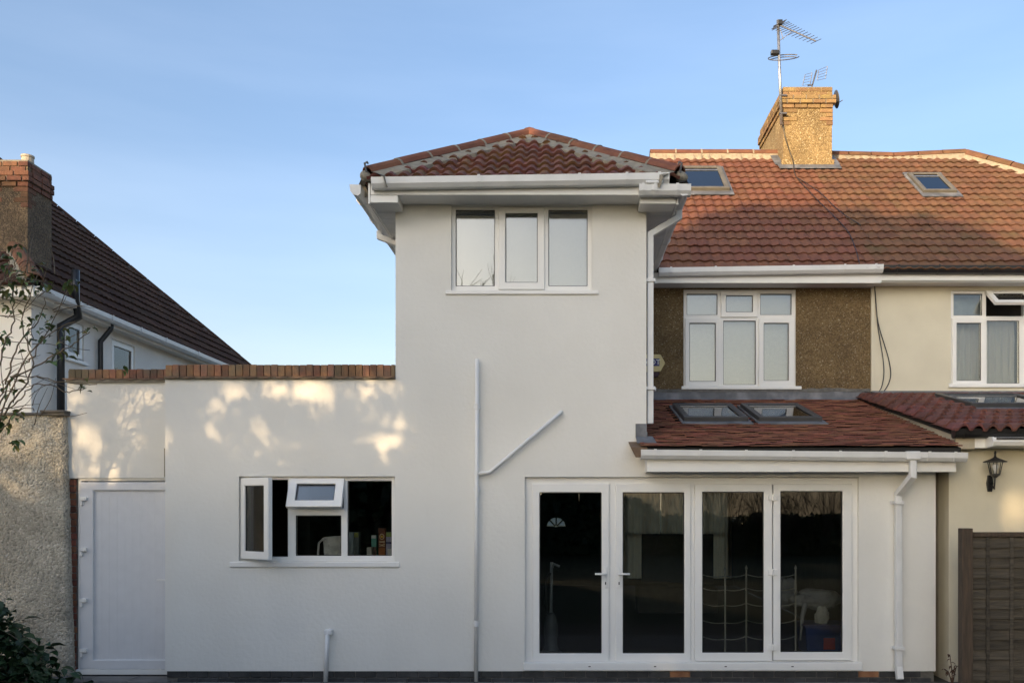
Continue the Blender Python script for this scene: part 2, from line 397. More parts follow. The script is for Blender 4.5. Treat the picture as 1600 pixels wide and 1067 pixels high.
# ------------------------------------------------------------------ tiles
def roman_bm(w, L, hgt=.019, front=.044, back=.012, lip=.019, n=8):
    bm = bmesh.new(); a, b, c = [], [], []
    for i in range(n + 1):
        t = i / n; x = w * t
        ph = (t * 2) % 1.0 if t < 1 else 1.0
        h = hgt * max(0.0, math.sin(math.pi * (ph - .22) / .78)) ** .8 if ph > .22 else 0
        a.append(bm.verts.new((x, 0, h + front))); b.append(bm.verts.new((x, L, h + back))); c.append(bm.verts.new((x, .004, h + front - lip)))
    for i in range(n):
        bm.faces.new((a[i], a[i + 1], b[i + 1], b[i])); bm.faces.new((c[i], c[i + 1], a[i + 1], a[i]))
    bm.faces.new((c[0], a[0], b[0])); bm.faces.new((a[n], c[n], b[n]))
    return bm
def plain_bm(w, L, front=.039, back=.010, th=.013):
    b = B(); g = .002
    a = [(g, 0, front - th), (w - g, 0, front - th), (w - g, L, back - th), (g, L, back - th)]
    t = [(g, 0, front), (w - g, 0, front), (w - g, L, back), (g, L, back)]
    b.hexa(a, t); return b.bm

def frame_of(origin, ex, ey):
    ex = Vector(ex).normalized(); ey = Vector(ey); ey = (ey - ex * ey.dot(ex)).normalized(); n = ex.cross(ey)
    m = Matrix.Identity(4)
    for i in range(3):
        m[i][0], m[i][1], m[i][2], m[i][3] = ex[i], ey[i], n[i], origin[i]
    return m

def lay(parent, material, mtx, maker, w, L, gauge, xr, rows, clip, holes=(), vis=None, limit=300, bond=0.0, seed=1, name='roof_tile', jit=1.0, smooth=False):
    rnd = random.Random(seed); inst = []
    base = mesh_of(maker(), name, material, smooth)
    nc = int(math.ceil((xr[1] - xr[0]) / w)) + 2
    for r in range(rows):
        for c in range(-1, nc):
            x = xr[0] + c * w + (bond * w if r % 2 else 0); y = r * gauge
            cs = [(x, y), (x + w, y), (x + w, y + L), (x, y + L)]
            skip = False; cut = []
            for (qx, qy, nx, ny) in clip:
                d = [(p[0] - qx) * nx + (p[1] - qy) * ny for p in cs]
                if max(d) <= .012: skip = True; break
                if min(d) < -1e-4: cut.append((qx, qy, nx, ny))
            if skip: continue
            mx_, my_ = x + w / 2, y + gauge * .5
            if any(h[0] < mx_ < h[2] and h[1] < my_ < h[3] for h in holes): continue
            j = Matrix.Translation((0, 0, rnd.uniform(-.002, .004) * jit)) @ Matrix.Rotation(rnd.uniform(-.006, .006) * jit, 4, 'Z') @ Matrix.Rotation(rnd.uniform(-.01, .01) * jit, 4, 'X')
            t = mtx @ Matrix.Translation((x, y, 0)) @ j
            wp = mtx @ Vector((mx_, my_, .03)); q = PX(wp)
            d = (wp - cam.location).length
            hidden = not (-30 < q[0] < 1630 and -30 < q[1] < 1100) or (vis and not vis(q[0], q[1], wp))
            inst.append((d + (1000 if hidden else 0), t, cut, x, y))
    inst.sort(key=lambda k: k[0])
    rest = bmesh.new(); nrest = 0
    for k, (d, t, cut, x, y) in enumerate(inst):
        asp = k < limit and d < 1000
        if cut or not asp:
            bm = bmesh.new(); bm.from_mesh(base)
            inv = mtx.inverted() @ t
            for (qx, qy, nx, ny) in cut:
                pl = inv.inverted() @ Vector((qx, qy, 0)); nn = inv.inverted().to_3x3() @ Vector((nx, ny, 0))
                bmesh.ops.bisect_plane(bm, geom=bm.verts[:] + bm.edges[:] + bm.faces[:], plane_co=pl, plane_no=nn, clear_inner=True)
            if not bm.faces: bm.free(); continue
            if asp:
                me = bpy.data.meshes.new(name); bm.to_mesh(me); me.materials.append(M[material]); put(name, me, t, parent)
            else:
                bm.transform(t); tm = bpy.data.meshes.new('t'); bm.to_mesh(tm); rest.from_mesh(tm); bpy.data.meshes.remove(tm); nrest += 1
            bm.free()
        else:
            put(name, base, t, parent)
    if nrest:
        me = bpy.data.meshes.new('roof_tiles'); rest.to_mesh(me); me.materials.append(M[material])
        o = put('roof_tiles', me, Matrix(), parent); stuff(o)
    rest.free()

def ridge(parent, p0, p1, material, mort, r=.115, seg=.42, bedw=.24, bedh=.15, seed=3, joint=True, bed=True):
    """half-round ridge tiles bedded in mortar from p0 up to p1"""
    p0, p1 = Vector(p0), Vector(p1); d = (p1 - p0); Ln = d.length; d.normalize()
    side = d.cross(Vector((0, 0, 1))).normalized(); up = side.cross(d).normalized()
    rnd = random.Random(seed); n = max(1, round(Ln / seg)); st = Ln / n
    jm = B()
    for i in range(n):
        a = p0 + d * (i * st + .008); b = p0 + d * ((i + 1) * st - .008)
        o_ = up * rnd.uniform(-.005, .006); bb = B()
        prof = []
        for k in range(7):
            t = R(-82 + 164 * k / 6); prof.append(side * math.sin(t) * r + up * (math.cos(t) * r - .02))
        for k in range(6, -1, -1):
            t = R(-82 + 164 * k / 6); prof.append(side * math.sin(t) * (r - .016) + up * (math.cos(t) * (r - .016) - .02))
        bb.hexa([a + q + o_ for q in prof], [b + q + o_ for q in prof])
        bb.out('ridge_tile', material, parent)
        if joint and i:
            c = p0 + d * (i * st); pj = []
            for k in range(7):
                t = R(-86 + 172 * k / 6); pj.append(side * math.sin(t) * (r + .004) + up * (math.cos(t) * (r + .004) - .02))
            jm.hexa([c - d * .013 + q for q in pj], [c + d * .013 + q for q in pj])
    if bed:
        m = max(4, int(Ln / .07)); prev = None
        for i in range(m + 1):
            c = p0 + d * (Ln * i / m); w1, w2 = bedw + rnd.uniform(-.035, .03), bedw + rnd.uniform(-.035, .03)
            ring = [jm.bm.verts.new(c + q) for q in (side * (.012 - w1) - up * (bedh + .12), side * -w1 - up * bedh, side * -(r - .012) - up * .005, side * (r - .012) - up * .005, side * w2 - up * bedh, side * (w2 - .012) - up * (bedh + .12))]
            if prev:
                for k in range(5): jm.bm.faces.new((prev[k], prev[k + 1], ring[k + 1], ring[k]))
            prev = ring
    jm.out('mortar', mort, parent)

# ------------------------------------------------------------------ rainwater goods
GUT = [(0, 0), (.0, -.085), (.03, -.105), (.075, -.098), (.105, -.06), (.112, .004), (.106, .004), (.099, -.056), (.071, -.090), (.032, -.096), (.006, -.080), (.006, 0)]
def gutter(parent, p0, p1, side, material='pipe', brackets=(), scale=1.0, name='gutter', ends=True):
    prof = [(a * scale, b * scale) for a, b in GUT]
    bb = B().sweep(prof, p0, p1, side)
    p0, p1 = Vector(p0), Vector(p1); d = (p1 - p0).normalized()
    if ends:
        full = [(a * scale * 1.03, b * scale * 1.05) for a, b in GUT[:6]]
        bb.sweep(full, p0 - d * .012, p0 + d * .004, side); bb.sweep(full, p1 - d * .004, p1 + d * .012, side)
    o = bb.out(name, material, parent)
    for t in brackets:
        c = p0 + (p1 - p0) * t
        k = B().sweep([(a * scale * 1.12 - .001, b * scale * 1.10 + .006) for a, b in GUT], c - d * .014, c + d * .014, side)
        k.out('gutter_bracket', material, o)
    return o
def downpipe(parent, pts, material='pipe', r=.046, n=4, clips=(), name='downpipe', rot=math.pi / 4, up=(1, 0, 0)):
    o = B().tube(pts, r, n, rot=rot, up=up).out(name, material, parent, bevel=.006 if n == 4 else 0, smooth=(n > 6))
    for (c, s) in clips:
        x, y, z = c
        k = B(); k.box(x - s, x + s, y - s, y + s * .9, z - .018, z + .018)
        k.box(x - s - .018, x + s + .018, y + s * .9, y + s * .9 + .012, z - .018, z + .018)
        k.out('pipe_clip', material, o, bevel=.003)
    return o

# ------------------------------------------------------------------ windows
ID = Matrix()
def window(parent, outer, Y, fixed=(), sashes=(), sill=None, M4=ID, name='window', thick=.07, px=True, proud=.022, glass='glass', frame='upvc', trim=True):
    cv = (lambda r: (XX(r[0], Y), ZZ(r[3], Y), XX(r[2], Y), ZZ(r[1], Y))) if px else (lambda r: r)
    d0 = Y if px else 0.0
    fo = cv(outer); fx = [cv(r) for r in fixed]
    sh = []
    for s_ in sashes: sh.append((cv(s_['r']), cv(s_['g']), s_.get('open'), s_.get('glass', glass)))
    ins = .016
    holes = fx + [(h[0] + ins, h[1] + ins, h[2] - ins, h[3] - ins) for h, g, o_, gl in sh]
    f = B().slab(fo, holes, d0, d0 + thick).xf(M4).out(name, frame, parent, bevel=.005)
    gm = B(); put_g = False
    for h in fx:
        B().box(h[0] + .001, h[2] - .001, d0 + .022, d0 + .040, h[1] + .001, h[3] - .001).xf(M4).out('pane', glass, f)
        gk = B().slab((h[0] - .001, h[1] - .001, h[2] + .001, h[3] + .001), [(h[0] + .007, h[1] + .007, h[2] - .007, h[3] - .007)], d0 + .012, d0 + .022)
        if trim: gk.xf(M4).out('gasket', 'black', f)
    for h, g, op, gl in sh:
        T = Matrix()
        if op:
            kind, ang = op
            if kind == 'left': c = Vector((h[0], d0 - proud * .5, 0)); T = Matrix.Translation(c) @ Matrix.Rotation(-ang, 4, 'Z') @ Matrix.Translation(-c)
            if kind == 'top': c = Vector((0, d0 - proud * .5, h[3])); T = Matrix.Translation(c) @ Matrix.Rotation(-ang, 4, 'X') @ Matrix.Translation(-c)
        B().slab(h, [g], d0 - proud, d0 + .030).xf(M4 @ T).out('sash', frame, f, bevel=.007)
        B().box(g[0] + .001, g[2] - .001, d0 + .004, d0 + .020, g[1] + .001, g[3] - .001).xf(M4 @ T).out('pane', gl, f)
        if trim: B().slab((g[0] - .001, g[1] - .001, g[2] + .001, g[3] + .001), [(g[0] + .007, g[1] + .007, g[2] - .007, g[3] - .007)], d0 - .006, d0 + .004).xf(M4 @ T).out('gasket', 'black', f)
    if sill:
        s0 = cv(sill[0])
        B().box(s0[0], s0[2], d0 - sill[1], d0 + .01, s0[1], s0[3]).xf(M4).out('sill', frame, f, bevel=.006)
    return f

# =================================================================== GROUND
g = B(); g.box(-150, 150, -150, 400, -.6, -.03); struct(g.out('lawn', 'grass'))
g = B(); g.box(-7.2, 6.5, -4.6, 12, -.5, -.018); patio = struct(g.out('patio', 'joint'))
sl = bmesh.new(); bmesh.ops.create_cube(sl, size=1, matrix=Matrix.Translation((0, 0, -.5)))
bmesh.ops.bevel(sl, geom=sl.edges[:], offset=.006, segments=1, affect='EDGES')
slab_me = mesh_of(sl, 'paving_slab', 'slab')
rnd = random.Random(4)
for i in range(26):
    for j in range(7):
        x = -6.9 + i * .456 + (.22 if j % 2 else 0); y = -.30 - j * .456
        put('paving_slab', slab_me, Matrix.Translation((x, y, rnd.uniform(-.003, .003) - .004)) @ Matrix.Rotation(rnd.uniform(-.006, .006), 4, 'Z') @ Matrix.Diagonal((.446, .446, .05, 1)), patio)
for i in range(3):
    put('paving_slab', slab_me, Matrix.Translation((-5.35 + i * .456, .10, -.001)) @ Matrix.Diagonal((.446, .33, .05, 1)), patio)

# =================================================================== OUR HOUSE
house = thing('semi_detached_house', 'white rendered house with a two storey rear extension, patio doors and red hipped roof', 'house', (0, 1.5, 0))
XL, XT0, XT1, XR = XX(258), XX(618), XX(1010), XX(1462)
ZB, ZP, ZT = ZZ(1048), ZZ(593), 5.12
kit = (XX(373), ZZ(876), XX(617), ZZ(744)); dor = (XX(820), ZZ(1046), XX(1342), ZZ(745)); twr = (XX(705), ZZ(457), XX(925), ZZ(320.5))
def keep(u, z):
    if u < XT0: return z < ZP
    if u < XT1: return True
    return z < 2.30
w = B().slab((XL, ZB, XR, ZT), [kit, dor, twr], 0, .30, keep=(keep, (XT0, XT1), (ZP, 2.30))); w.out('front_wall', 'render', house)
# flank walls of the extension
w = B()
w.box(XL + .0, XL + .28, .302, 6.0, 0, ZP - .01); w.out('side_wall', 'render', house); w = B(); w.box(XR - .28, XR, .302, 2.96, -.1, 2.42)
w.out('side_wall', 'render', house)
w = B(); w.box(XT0, XT0 + .25, .302, 2.96, 3.0, ZT); w.out('side_wall', 'render', house); w = B(); w.box(XT1 - .25, XT1, .302, 2.96, 2.50, ZT); w.out('side_wall', 'render', house)
w = B(); w.box(XT0 - .02, XT0 + .23, 2.97, 10, 0, 5.1); w.out('side_wall', 'pebble', house)
# flat roof of the side part
w = B(); w.box(-5.25, XL + .1, .60, 6, 3.0, 3.06); w.out('flat_roof', 'felt', house); w = B(); w.box(XL + .282, XT0, .302, 6, 3.08, 3.16); w.out('flat_roof', 'felt', house)
# the recessed part with the door
YR = .33
doorR = (XX(122, YR + .03), .03, -4.30, ZZ(747, YR + .03))
xl = XX(105, YR)
w = B().slab((xl, doorR[3], XL + .1, ZZ(596, YR)), [], YR, YR + .25); w.out('recessed_wall', 'render', house)
w = B(); w.box(xl, xl + .22, YR + .26, 6, 0, 3.2); w.out('side_wall', 'render', house)
w = B(); w.box(XL - .012, XL - .002, .0, .30, ZZ(745), ZZ(700)); w.out('render_bead', 'mortar', house)
# brick pier beside the door
pier = B(); pier.box(xl + .012, doorR[0] - .004, YR + .03, YR + .25, 0, doorR[3] - .004); pier = pier.out('brick_pier', 'mortar_dark', house)
nb = 29; ch = (doorR[3] - .02) / nb; rnd = random.Random(8)
for i in range(nb):
    z = .01 + i * ch
    B().box(xl + .004 + rnd.uniform(0, .01), doorR[0] - .012 + rnd.uniform(-.008, .004), YR + .012 + rnd.uniform(0, .008), YR + .10, z + .005, z + ch - .006).out('brick', 'brick_brown', pier, bevel=.004, seg=1)

# plinth of dark bricks
pl = B(); pl.box(XL + .01, XR - .01, .028, .28, -.1, ZB - .001); pl = pl.out('plinth', 'mortar_dark', house)
bl = B(); bl.box(0, .215, 0, .08, 0, .065); bm = bl.bm; bmesh.ops.bevel(bm, geom=bm.edges[:], offset=.004, segments=1, affect='EDGES')
blue_me = mesh_of(bm.copy(), 'brick', 'brick_blue'); tan_me = mesh_of(bm, 'brick', 'brick_tan')
for r in range(2):
    for c in range(38):
        x = XL + .012 + c * .225 + (.1125 if r else 0)
        if x + .215 > XR: continue
        q = PX((x + .1, 0, .06))[0]
        tan = r == 0 and (1050 < q < 1078 or 1335 < q < 1368)
        put('brick', tan_me if tan else blue_me, Matrix.Translation((x, .016 + rnd.uniform(-.002, .002), ZB - .068 - r * .075)), pl)

# parapet: creasing tiles and brick-on-edge coping
par = B(); par.box(XL + .005, XT0 - .002, .012, .205, ZP - .01, ZZ(572)); par = par.out('parapet', 'mortar', house)
par2 = B(); par2.box(xl + .005, XL - .004, YR + .012, YR + .205, ZZ(597, YR), ZZ(579, YR)); par2 = par2.out('parapet', 'mortar', house)
cr = B(); cr.box(0, .165, -.05, .1, 0, .014); n_ = cr
def crease(x0, x1, y, z, parent):
    x = x0; k = 0
    while x < x1 - .05:
        wdt = min(.165, x1 - x)
        b = B(); pts = [(x + .001, 0), (x + .001, -.012)]
        for q in range(5): pts.append((x + wdt * (.15 + .7 * q / 4), -.012 - .012 * math.sin(math.pi * q / 4)))
        pts += [(x + wdt - .001, -.012), (x + wdt - .001, 0)]
        yy = y - .045 + rnd.uniform(-.006, .006)
        b.hexa([(p[0], yy, z + p[1]) for p in pts], [(p[0], y + .12, z + p[1] + .002) for p in pts])
        b.out('creasing_tile', 'creasing', parent); x += wdt; k += 1
def coping(x0, x1, y, z0, z1, parent, mtl='brick'):
    x = x0
    while x < x1 - .03:
        wdt = min(.0705, x1 - x - .002)
        B().box(x + .001, x + wdt, y + rnd.uniform(-.006, .005), y + .21, z0, z1 + rnd.uniform(-.004, .004)).out('brick', mtl, parent, bevel=.004, seg=1)
        x += .0755
coping(XL + .006, XT0 - .004, -.012, ZZ(588), ZZ(570), par)
crease(XL + .004, XT0 - .002, .0, ZZ(588.6), par); 
b = B(); b.box(XL + .002, XT0 - .003, -.028, .1, ZZ(592.5), ZZ(590.3)); b.out('bed_joint', 'mortar', par)
coping(xl + .02, XL - .006, YR - .012, ZZ(591, YR), ZZ(577, YR), par2)
crease(xl - .03, XL - .004, YR, ZZ(591.6, YR), par2)
b = B(); b.box(xl, XL - .004, YR - .03, YR + .1, ZZ(597.5, YR), ZZ(593.5, YR)); b.out('bed_joint', 'mortar', par2)

# side door
Yd = YR + .03
sd = B().slab(doorR, [(doorR[0] + .035, .06, doorR[2] - .035, doorR[3] - .03)], Yd, Yd + .07).out('side_door', 'upvc', house, bevel=.005)
leaf = (doorR[0] + .03, .0605, doorR[2] - .03, ZZ(753, Yd)); pan = (XX(147, Yd), ZZ(1030, Yd), -4.36, ZZ(766, Yd))
B().slab(leaf, [pan], Yd - .022, Yd + .045).out('door_leaf', 'upvc_door', sd, bevel=.008)
b = B(); npl = 10; pw = (pan[2] - pan[0]) / npl
for i in range(npl):
    B().box(pan[0] + i * pw + .0003, pan[0] + (i + 1) * pw - .0003, Yd + .004, Yd + .03, pan[1], pan[3]).out('panel_board', 'upvc_door', sd, bevel=.0008, seg=1)
b = B(); b.box(doorR[0] - .01, doorR[2], Yd - .035, Yd + .02, .0, .058); b.out('threshold', 'upvc', sd, bevel=.006)
for py in (779, 858, 937, 1015):
    z = ZZ(py, Yd); x = XX(132, Yd)
    b = B(); b.box(x - .03, x + .045, Yd - .052, Yd - .02, z - .02, z + .02); b.box(x - .03, x - .004, Yd - .045, Yd - .0, z - .075, z + .02); b.out('hinge', 'upvc', sd, bevel=.005)
z = ZZ(905, Yd); b = B(); b.box(XX(249, Yd), XX(266, Yd), Yd - .075, Yd - .058, z - .01, z + .01); b.box(XX(262, Yd), XX(266, Yd), Yd - .07, Yd - .02, z - .01, z + .01); b.out('handle', 'upvc', sd, bevel=.003)

# kitchen window with two opened sashes
window(house, (373, 744, 617, 876), .05, fixed=[(462, 805, 533, 868), (543, 751, 612, 868)],
       sashes=[dict(r=(377, 747, 452, 872), g=(389, 759, 440, 860), open=('left', R(38)), glass='glass_door'),
               dict(r=(453, 747, 539, 796), g=(466, 757, 526, 785), open=('top', R(24)), glass='glass_vent')],
       sill=((362, 877, 626, 885), .07))
# tower window
window(house, (705, 321, 925, 457), .05, fixed=[(712, 328, 773, 447), (857, 328, 918, 447)],
       sashes=[dict(r=(779, 325, 851, 453), g=(790, 334, 840, 442))], sill=((697, 456, 935, 462), .07), glass='glass_top')

# patio doors
Yp = .05
pdo = B().slab((XX(820, Yp), ZZ(1046, Yp), XX(1342, Yp), ZZ(746, Yp)), [(XX(a, Yp), ZZ(1032, Yp), XX(b_, Yp), ZZ(757, Yp)) for a, b_ in ((834, 951.5), (962.5, 1078.5), (1085, 1330))], Yp, Yp + .08).out('patio_doors', 'upvc', house, bevel=.006)
for (l, g_) in (((832, 755, 952, 1033), (843, 769, 940, 1020)), ((962, 755, 1079, 1033), (973, 769, 1069, 1020)), ((1085, 756, 1206.3, 1032), (1097, 768, 1193, 1019)), ((1207.6, 756, 1331, 1031), (1219, 767, 1316, 1018))):
    lw = (XX(l[0], Yp), ZZ(l[3], Yp), XX(l[2], Yp), ZZ(l[1], Yp)); gw = (XX(g_[0], Yp), ZZ(g_[3], Yp), XX(g_[2], Yp), ZZ(g_[1], Yp))
    B().slab(lw, [gw], Yp - .02, Yp + .05).out('door_leaf', 'upvc', pdo, bevel=.008)
    B().box(gw[0] + .001, gw[2] - .001, Yp + .012, Yp + .030, gw[1] + .001, gw[3] - .001).out('pane', 'glass_door', pdo)
    B().slab((gw[0] - .001, gw[1] - .001, gw[2] + .001, gw[3] + .001), [(gw[0] + .008, gw[1] + .008, gw[2] - .008, gw[3] - .008)], Yp - .002, Yp + .011).out('gasket', 'black', pdo)
b = B(); b.box(XX(818, Yp), XX(1344, Yp), -.035, Yp - .004, ZZ(1046.5), ZZ(1034)); b.out('door_sill', 'upvc', pdo, bevel=.008)
for px_, sgn in ((946, -1), (967, 1)):
    x = XX(px_, Yp); z = ZZ(896, Yp)
    b = B(); b.box(x - .016, x + .016, Yp - .032, Yp - .02, z - .15, z + .07); b.out('handle_plate', 'upvc', pdo, bevel=.006)
    b = B(); b.tube([(x, Yp - .03, z), (x, Yp - .072, z), (x + sgn * .115, Yp - .075, z + .002)], .011, 8); b.out('handle', 'upvc', pdo, smooth=True)
    b = B(); b.box(x - .006, x + .006, Yp - .0345, Yp - .03, z - .115, z - .085); b.out('keyhole', 'black', pdo)
for py in (777, 893, 1010):
    x = XX(1206.5, Yp); z = ZZ(py, Yp)
    b = B(); b.box(x - .05, x + .045, Yp - .04, Yp - .0205, z - .032, z + .028); b.tube([(x, Yp - .04, z - .04), (x, Yp - .04, z + .036)], .011, 8); b.out('hinge', 'upvc', pdo, bevel=.004)
b = B()
for px_ in (921, 1023, 1133, 1237): b.box(XX(px_) - .012, XX(px_) + .012, -.0375, -.034, ZZ(1040.5), ZZ(1039))
b.out('drain_slots', 'black', pdo)

# ------------------------------------------------------------------ tower eaves and roof
TE, TZ, TT = -.33, 5.235, .68            # eave line, its height, tan of pitch
ex0, ex1 = -2.02, 1.20; xm = (ex0 + ex1) / 2; hw = (ex1 - ex0) / 2
apex = Vector((xm, TE + hw, TZ + hw * TT)); rend = Vector((xm, 4.6, apex.z))
b = B()
b.poly([(ex0, TE, TZ), (ex1, TE, TZ), apex]); b.poly([(ex0, TE, TZ), apex, rend, (ex0, 3.0, TZ)]); b.poly([(ex1, TE, TZ), (ex1, 3.0, TZ), rend, apex])
b.poly([(ex0, TE, TZ - .02), (ex0, 3.0, TZ - .02), (ex1, 3.0, TZ - .02), (ex1, TE, TZ - .02)])
troof = b.out('roof', 'felt', house)
sl_ = math.hypot(1, TT); uy = Vector((0, 1, TT)).normalized(); Ls = hw * sl_
mF = frame_of((ex0, TE - .045, TZ - .045 * TT), (1, 0, 0), (0, 1, TT))
k = Ls / hw
clipF = [(0, .0, k, -1.0), (2 * hw, .0, -k, -1.0), (0, 0, 0, 1)]
lay(troof, 'tile_moss', mF, lambda: roman_bm(.29, .30, hgt=.036, front=.052, lip=.032, n=10), .29, .30, .245, (0, 2 * hw), 9, clipF, seed=5, smooth=False)
for sgn, xe in ((-1, ex0), (1, ex1)):
    if sgn < 0: mS = frame_of((xe - .03, 3.0, TZ - .03 * TT), (0, -1, 0), (1, 0, TT))
    else: mS = frame_of((xe + .03, TE, TZ - .03 * TT), (0, 1, 0), (-1, 0, TT))
    Ld = 3.0 - TE
    cl = [(0, 0, 0, 1), (0, Ls, 0, -1)]
    cl.append((Ld, 0, -k, -1) if sgn < 0 else (0, 0, k, -1))
    lay(troof, 'tile', mS, lambda: roman_bm(.29, .30, hgt=.036, front=.052, lip=.032), .29, .30, .245, (-.3 if sgn < 0 else 0, Ld + (0 if sgn < 0 else .3)), 9, cl, seed=6, limit=0)
hl = Vector((ex0 - .01, TE - .01, TZ + .07)); hr = Vector((ex1 + .01, TE - .01, TZ + .07)); ap = apex + Vector((0, 0, .045))
ridge(troof, hl, ap, 'tile', 'mortar', seed=1, r=.095, seg=.40, bedw=.225, bedh=.085)
ridge(troof, hr, ap, 'tile', 'mortar', seed=2, r=.095, seg=.40, bedw=.225, bedh=.085)
ridge(troof, ap, rend + Vector((0, 0, .02)), 'tile', 'mortar', seed=9)
for xe, s_ in ((ex0, -1), (ex1, 1)):     # mortar lump and hip iron on each hip foot
    bm = bmesh.new(); bmesh.ops.create_icosphere(bm, subdivisions=3, radius=.066)
    for v in bm.verts: v.co *= 1 + .35 * noise.noise(v.co * 14)
    bm.transform(Matrix.Translation((xe + .02 * s_, TE + .0, TZ + .04)) @ Matrix.Diagonal((1.0, .9, .85, 1)))
    t = B(); t.bm = bm; t.out('hip_mortar', 'mortar', troof, smooth=True)
    b = B(); b.tube([(xe, TE - .06, TZ + .06), (xe + .015 * s_, TE - .09, TZ + .14), (xe - .01 * s_, TE - .085, TZ + .155), (xe - .02 * s_, TE - .075, TZ + .14)], .010, 6); b.out('hip_iron', 'dull_metal', troof)

fas = B(); ZS = 5.093
fas.box(-1.995, .80, TE + .015, TE + .035, ZS - .004, 5.215); fas.out('fascia', 'upvc', house, bevel=.003)
sf = B(); sf.box(XT0 + .075, .80, TE + .036, -.002, ZS, ZS + .012); sf = sf.out('soffit', 'soffit', house)
# boxed ends and side eaves
ZE = 5.01
b = B(); b.box(-2.0, -1.715, TE + .02, -.003, ZE + .0, ZS - .006); b.out('eaves_box', 'upvc', house, bevel=.004)
b = B(); b.box(-2.022, -2.002, TE + .018, 2.9, ZE - .012, 5.215); b.out('fascia', 'upvc', house, bevel=.003)
b = B(); b.box(.80, 1.175, TE + .05, -.003, ZE, 5.19); b.out('eaves_box', 'upvc', house, bevel=.004)
b = B(); b.box(1.178, 1.198, TE + .05, 2.9, ZE - .012, 5.215); b.out('fascia', 'upvc', house, bevel=.003)
for x0, x1 in ((-2.0, XT0 - .003), (XT1 + .003, 1.176)):
    sfp = B(); sfp.box(x0, x1, .0, 2.9, ZE + .012, ZE + .02); sfp = sfp.out('soffit', 'soffit', house)
    for i in range(27):
        B().box(x0, x1, .0 + i * .105 + .002, .0 + i * .105 + .101, ZE, ZE + .011).out('soffit_board', 'soffit', sfp)
# upper gutter, running short of the lower right one
g0 = gutter(house, (XX(584, -.35), TE + .012, ZZ(280, -.38)), (XX(1043, -.35), TE + .012, ZZ(273, -.38)), (0, -1, 0), brackets=(.035, .36, .70, .86, .97))
gl = gutter(house, (-2.10, 2.9, 5.215), (-2.10, -.30, 5.195), (-1, 0, 0), brackets=(.2, .45, .7, .9))
gr = gutter(house, (1.20, 2.9, 5.19), (1.20, TE - .04, 5.165), (1, 0, 0), brackets=(.2, .45, .7))
gf = gutter(house, (XX(1000, -.36), TE + .03, 5.165), (1.30, TE + .03, 5.165), (0, -1, 0), brackets=(.06, .3, .75))
b = B(); xo = XX(1022, -.38); b.box(xo - .09, xo + .09, TE - .098, TE - .004, 5.17, 5.2); b.box(xo - .032, xo + .032, TE - .085, TE - .02, 5.10, 5.17); b.out('gutter_outlet', 'pipe', g0, bevel=.012)
# downpipe at the tower's right corner
downpipe(house, [(1.255, .12, 5.08), (1.255, .12, 4.995), (.942, .09, 4.80), (.942, .09, ZZ(662, .09))], clips=[((.942, .09, 4.30), .05), ((.942, .09, ZZ(607, .09)), .05)])
# left swan neck on the far eave corner
downpipe(house, [(-2.16, .95, 5.10), (-2.16, .95, 5.03), (-1.845, .95, 4.91), (-1.845, .95, 3.3)])

# waste pipes on the white wall
wp = downpipe(house, [(XX(746), -.045, ZZ(562)), (XX(744.5), -.045, 0)], r=.022, n=10, rot=0, name='waste_pipe')
for py in (636, 741, 765, 973):
    b = B(); x = XX(746 - (py - 562) * .003); b.tube([(x, -.045, ZZ(py) - .03), (x, -.045, ZZ(py) + .03)], .028, 10); b.box(x - .038, x + .038, -.022, -.003, ZZ(py) - .009, ZZ(py) + .009); b.out('pipe_clip', 'pipe', wp)
downpipe(house, [(XX(747), -.046, ZZ(740)), (XX(766), -.046, ZZ(738)), (XX(875), -.046, ZZ(646)), (XX(877), .01, ZZ(643))], r=.020, n=10, rot=0, name='waste_pipe')
sp = downpipe(house, [(XX(515), .01, ZZ(985)), (XX(514), -.06, ZZ(986)), (XX(511), -.06, 0)], r=.026, n=10, rot=0, name='waste_pipe')
b = B(); b.box(XX(509), XX(521), -.085, -.003, ZZ(990), ZZ(982)); b.out('pipe_elbow', 'pipe', sp, bevel=.008)

# ------------------------------------------------------------------ lean-to roof over the patio doors
LE, LZ, LT = -.32, 2.470, .262
lx0, lx1 = .77, 4.12
b = B()
pts = [(lx0, LE, LZ), (lx1, LE, LZ), (lx1, 2.97, LZ + LT * (2.97 - LE)), (XT1 + .004, 2.97, LZ + LT * (2.97 - LE)), (XT1 + .004, -.003, LZ + LT * (-.003 - LE)), (lx0, -.003, LZ + LT * (-.003 - LE))]
b.hexa([(p[0], p[1], p[2] - .05) for p in pts], pts)
lroof = b.out('roof', 'felt', house)
mL = frame_of((lx0, LE - .03, LZ - .03 * LT), (1, 0, 0), (0, 1, LT)); kl = math.hypot(1, LT)
skyl = [(1.43, 2.20), (2.32, 3.075)]
hol = [(a - lx0 - .02, (1.05 - LE) * kl, c - lx0 + .02, (2.2 - LE) * kl + .05) for a, c in skyl]
cl = [(.03, 0, 1, 0), (lx1 - lx0, 0, -1, 0), (0, 0, 0, 1), (0, 3.31 * kl, 0, -1)]
def lvis(qx, qy, wp): return wp.x > .9 or wp.y < 0
class _Skip: pass
hol.append((-1, (0.0 - LE) * kl + .02, XT1 + .03 - lx0, 9))
lay(lroof, 'tile_clay', mL, lambda: plain_bm(.165, .19), .165, .19, .104, (.0, lx1 - lx0), 34, cl, holes=hol, bond=.47, seed=11, jit=2.0, vis=lvis)
b = B(); b.box(lx0 + .04, lx1 - .06, LE + .005, LE + .02, LZ - .085, LZ - .012); b.out('eaves_strip', 'felt', lroof)  # thin dark strip below the tile edge
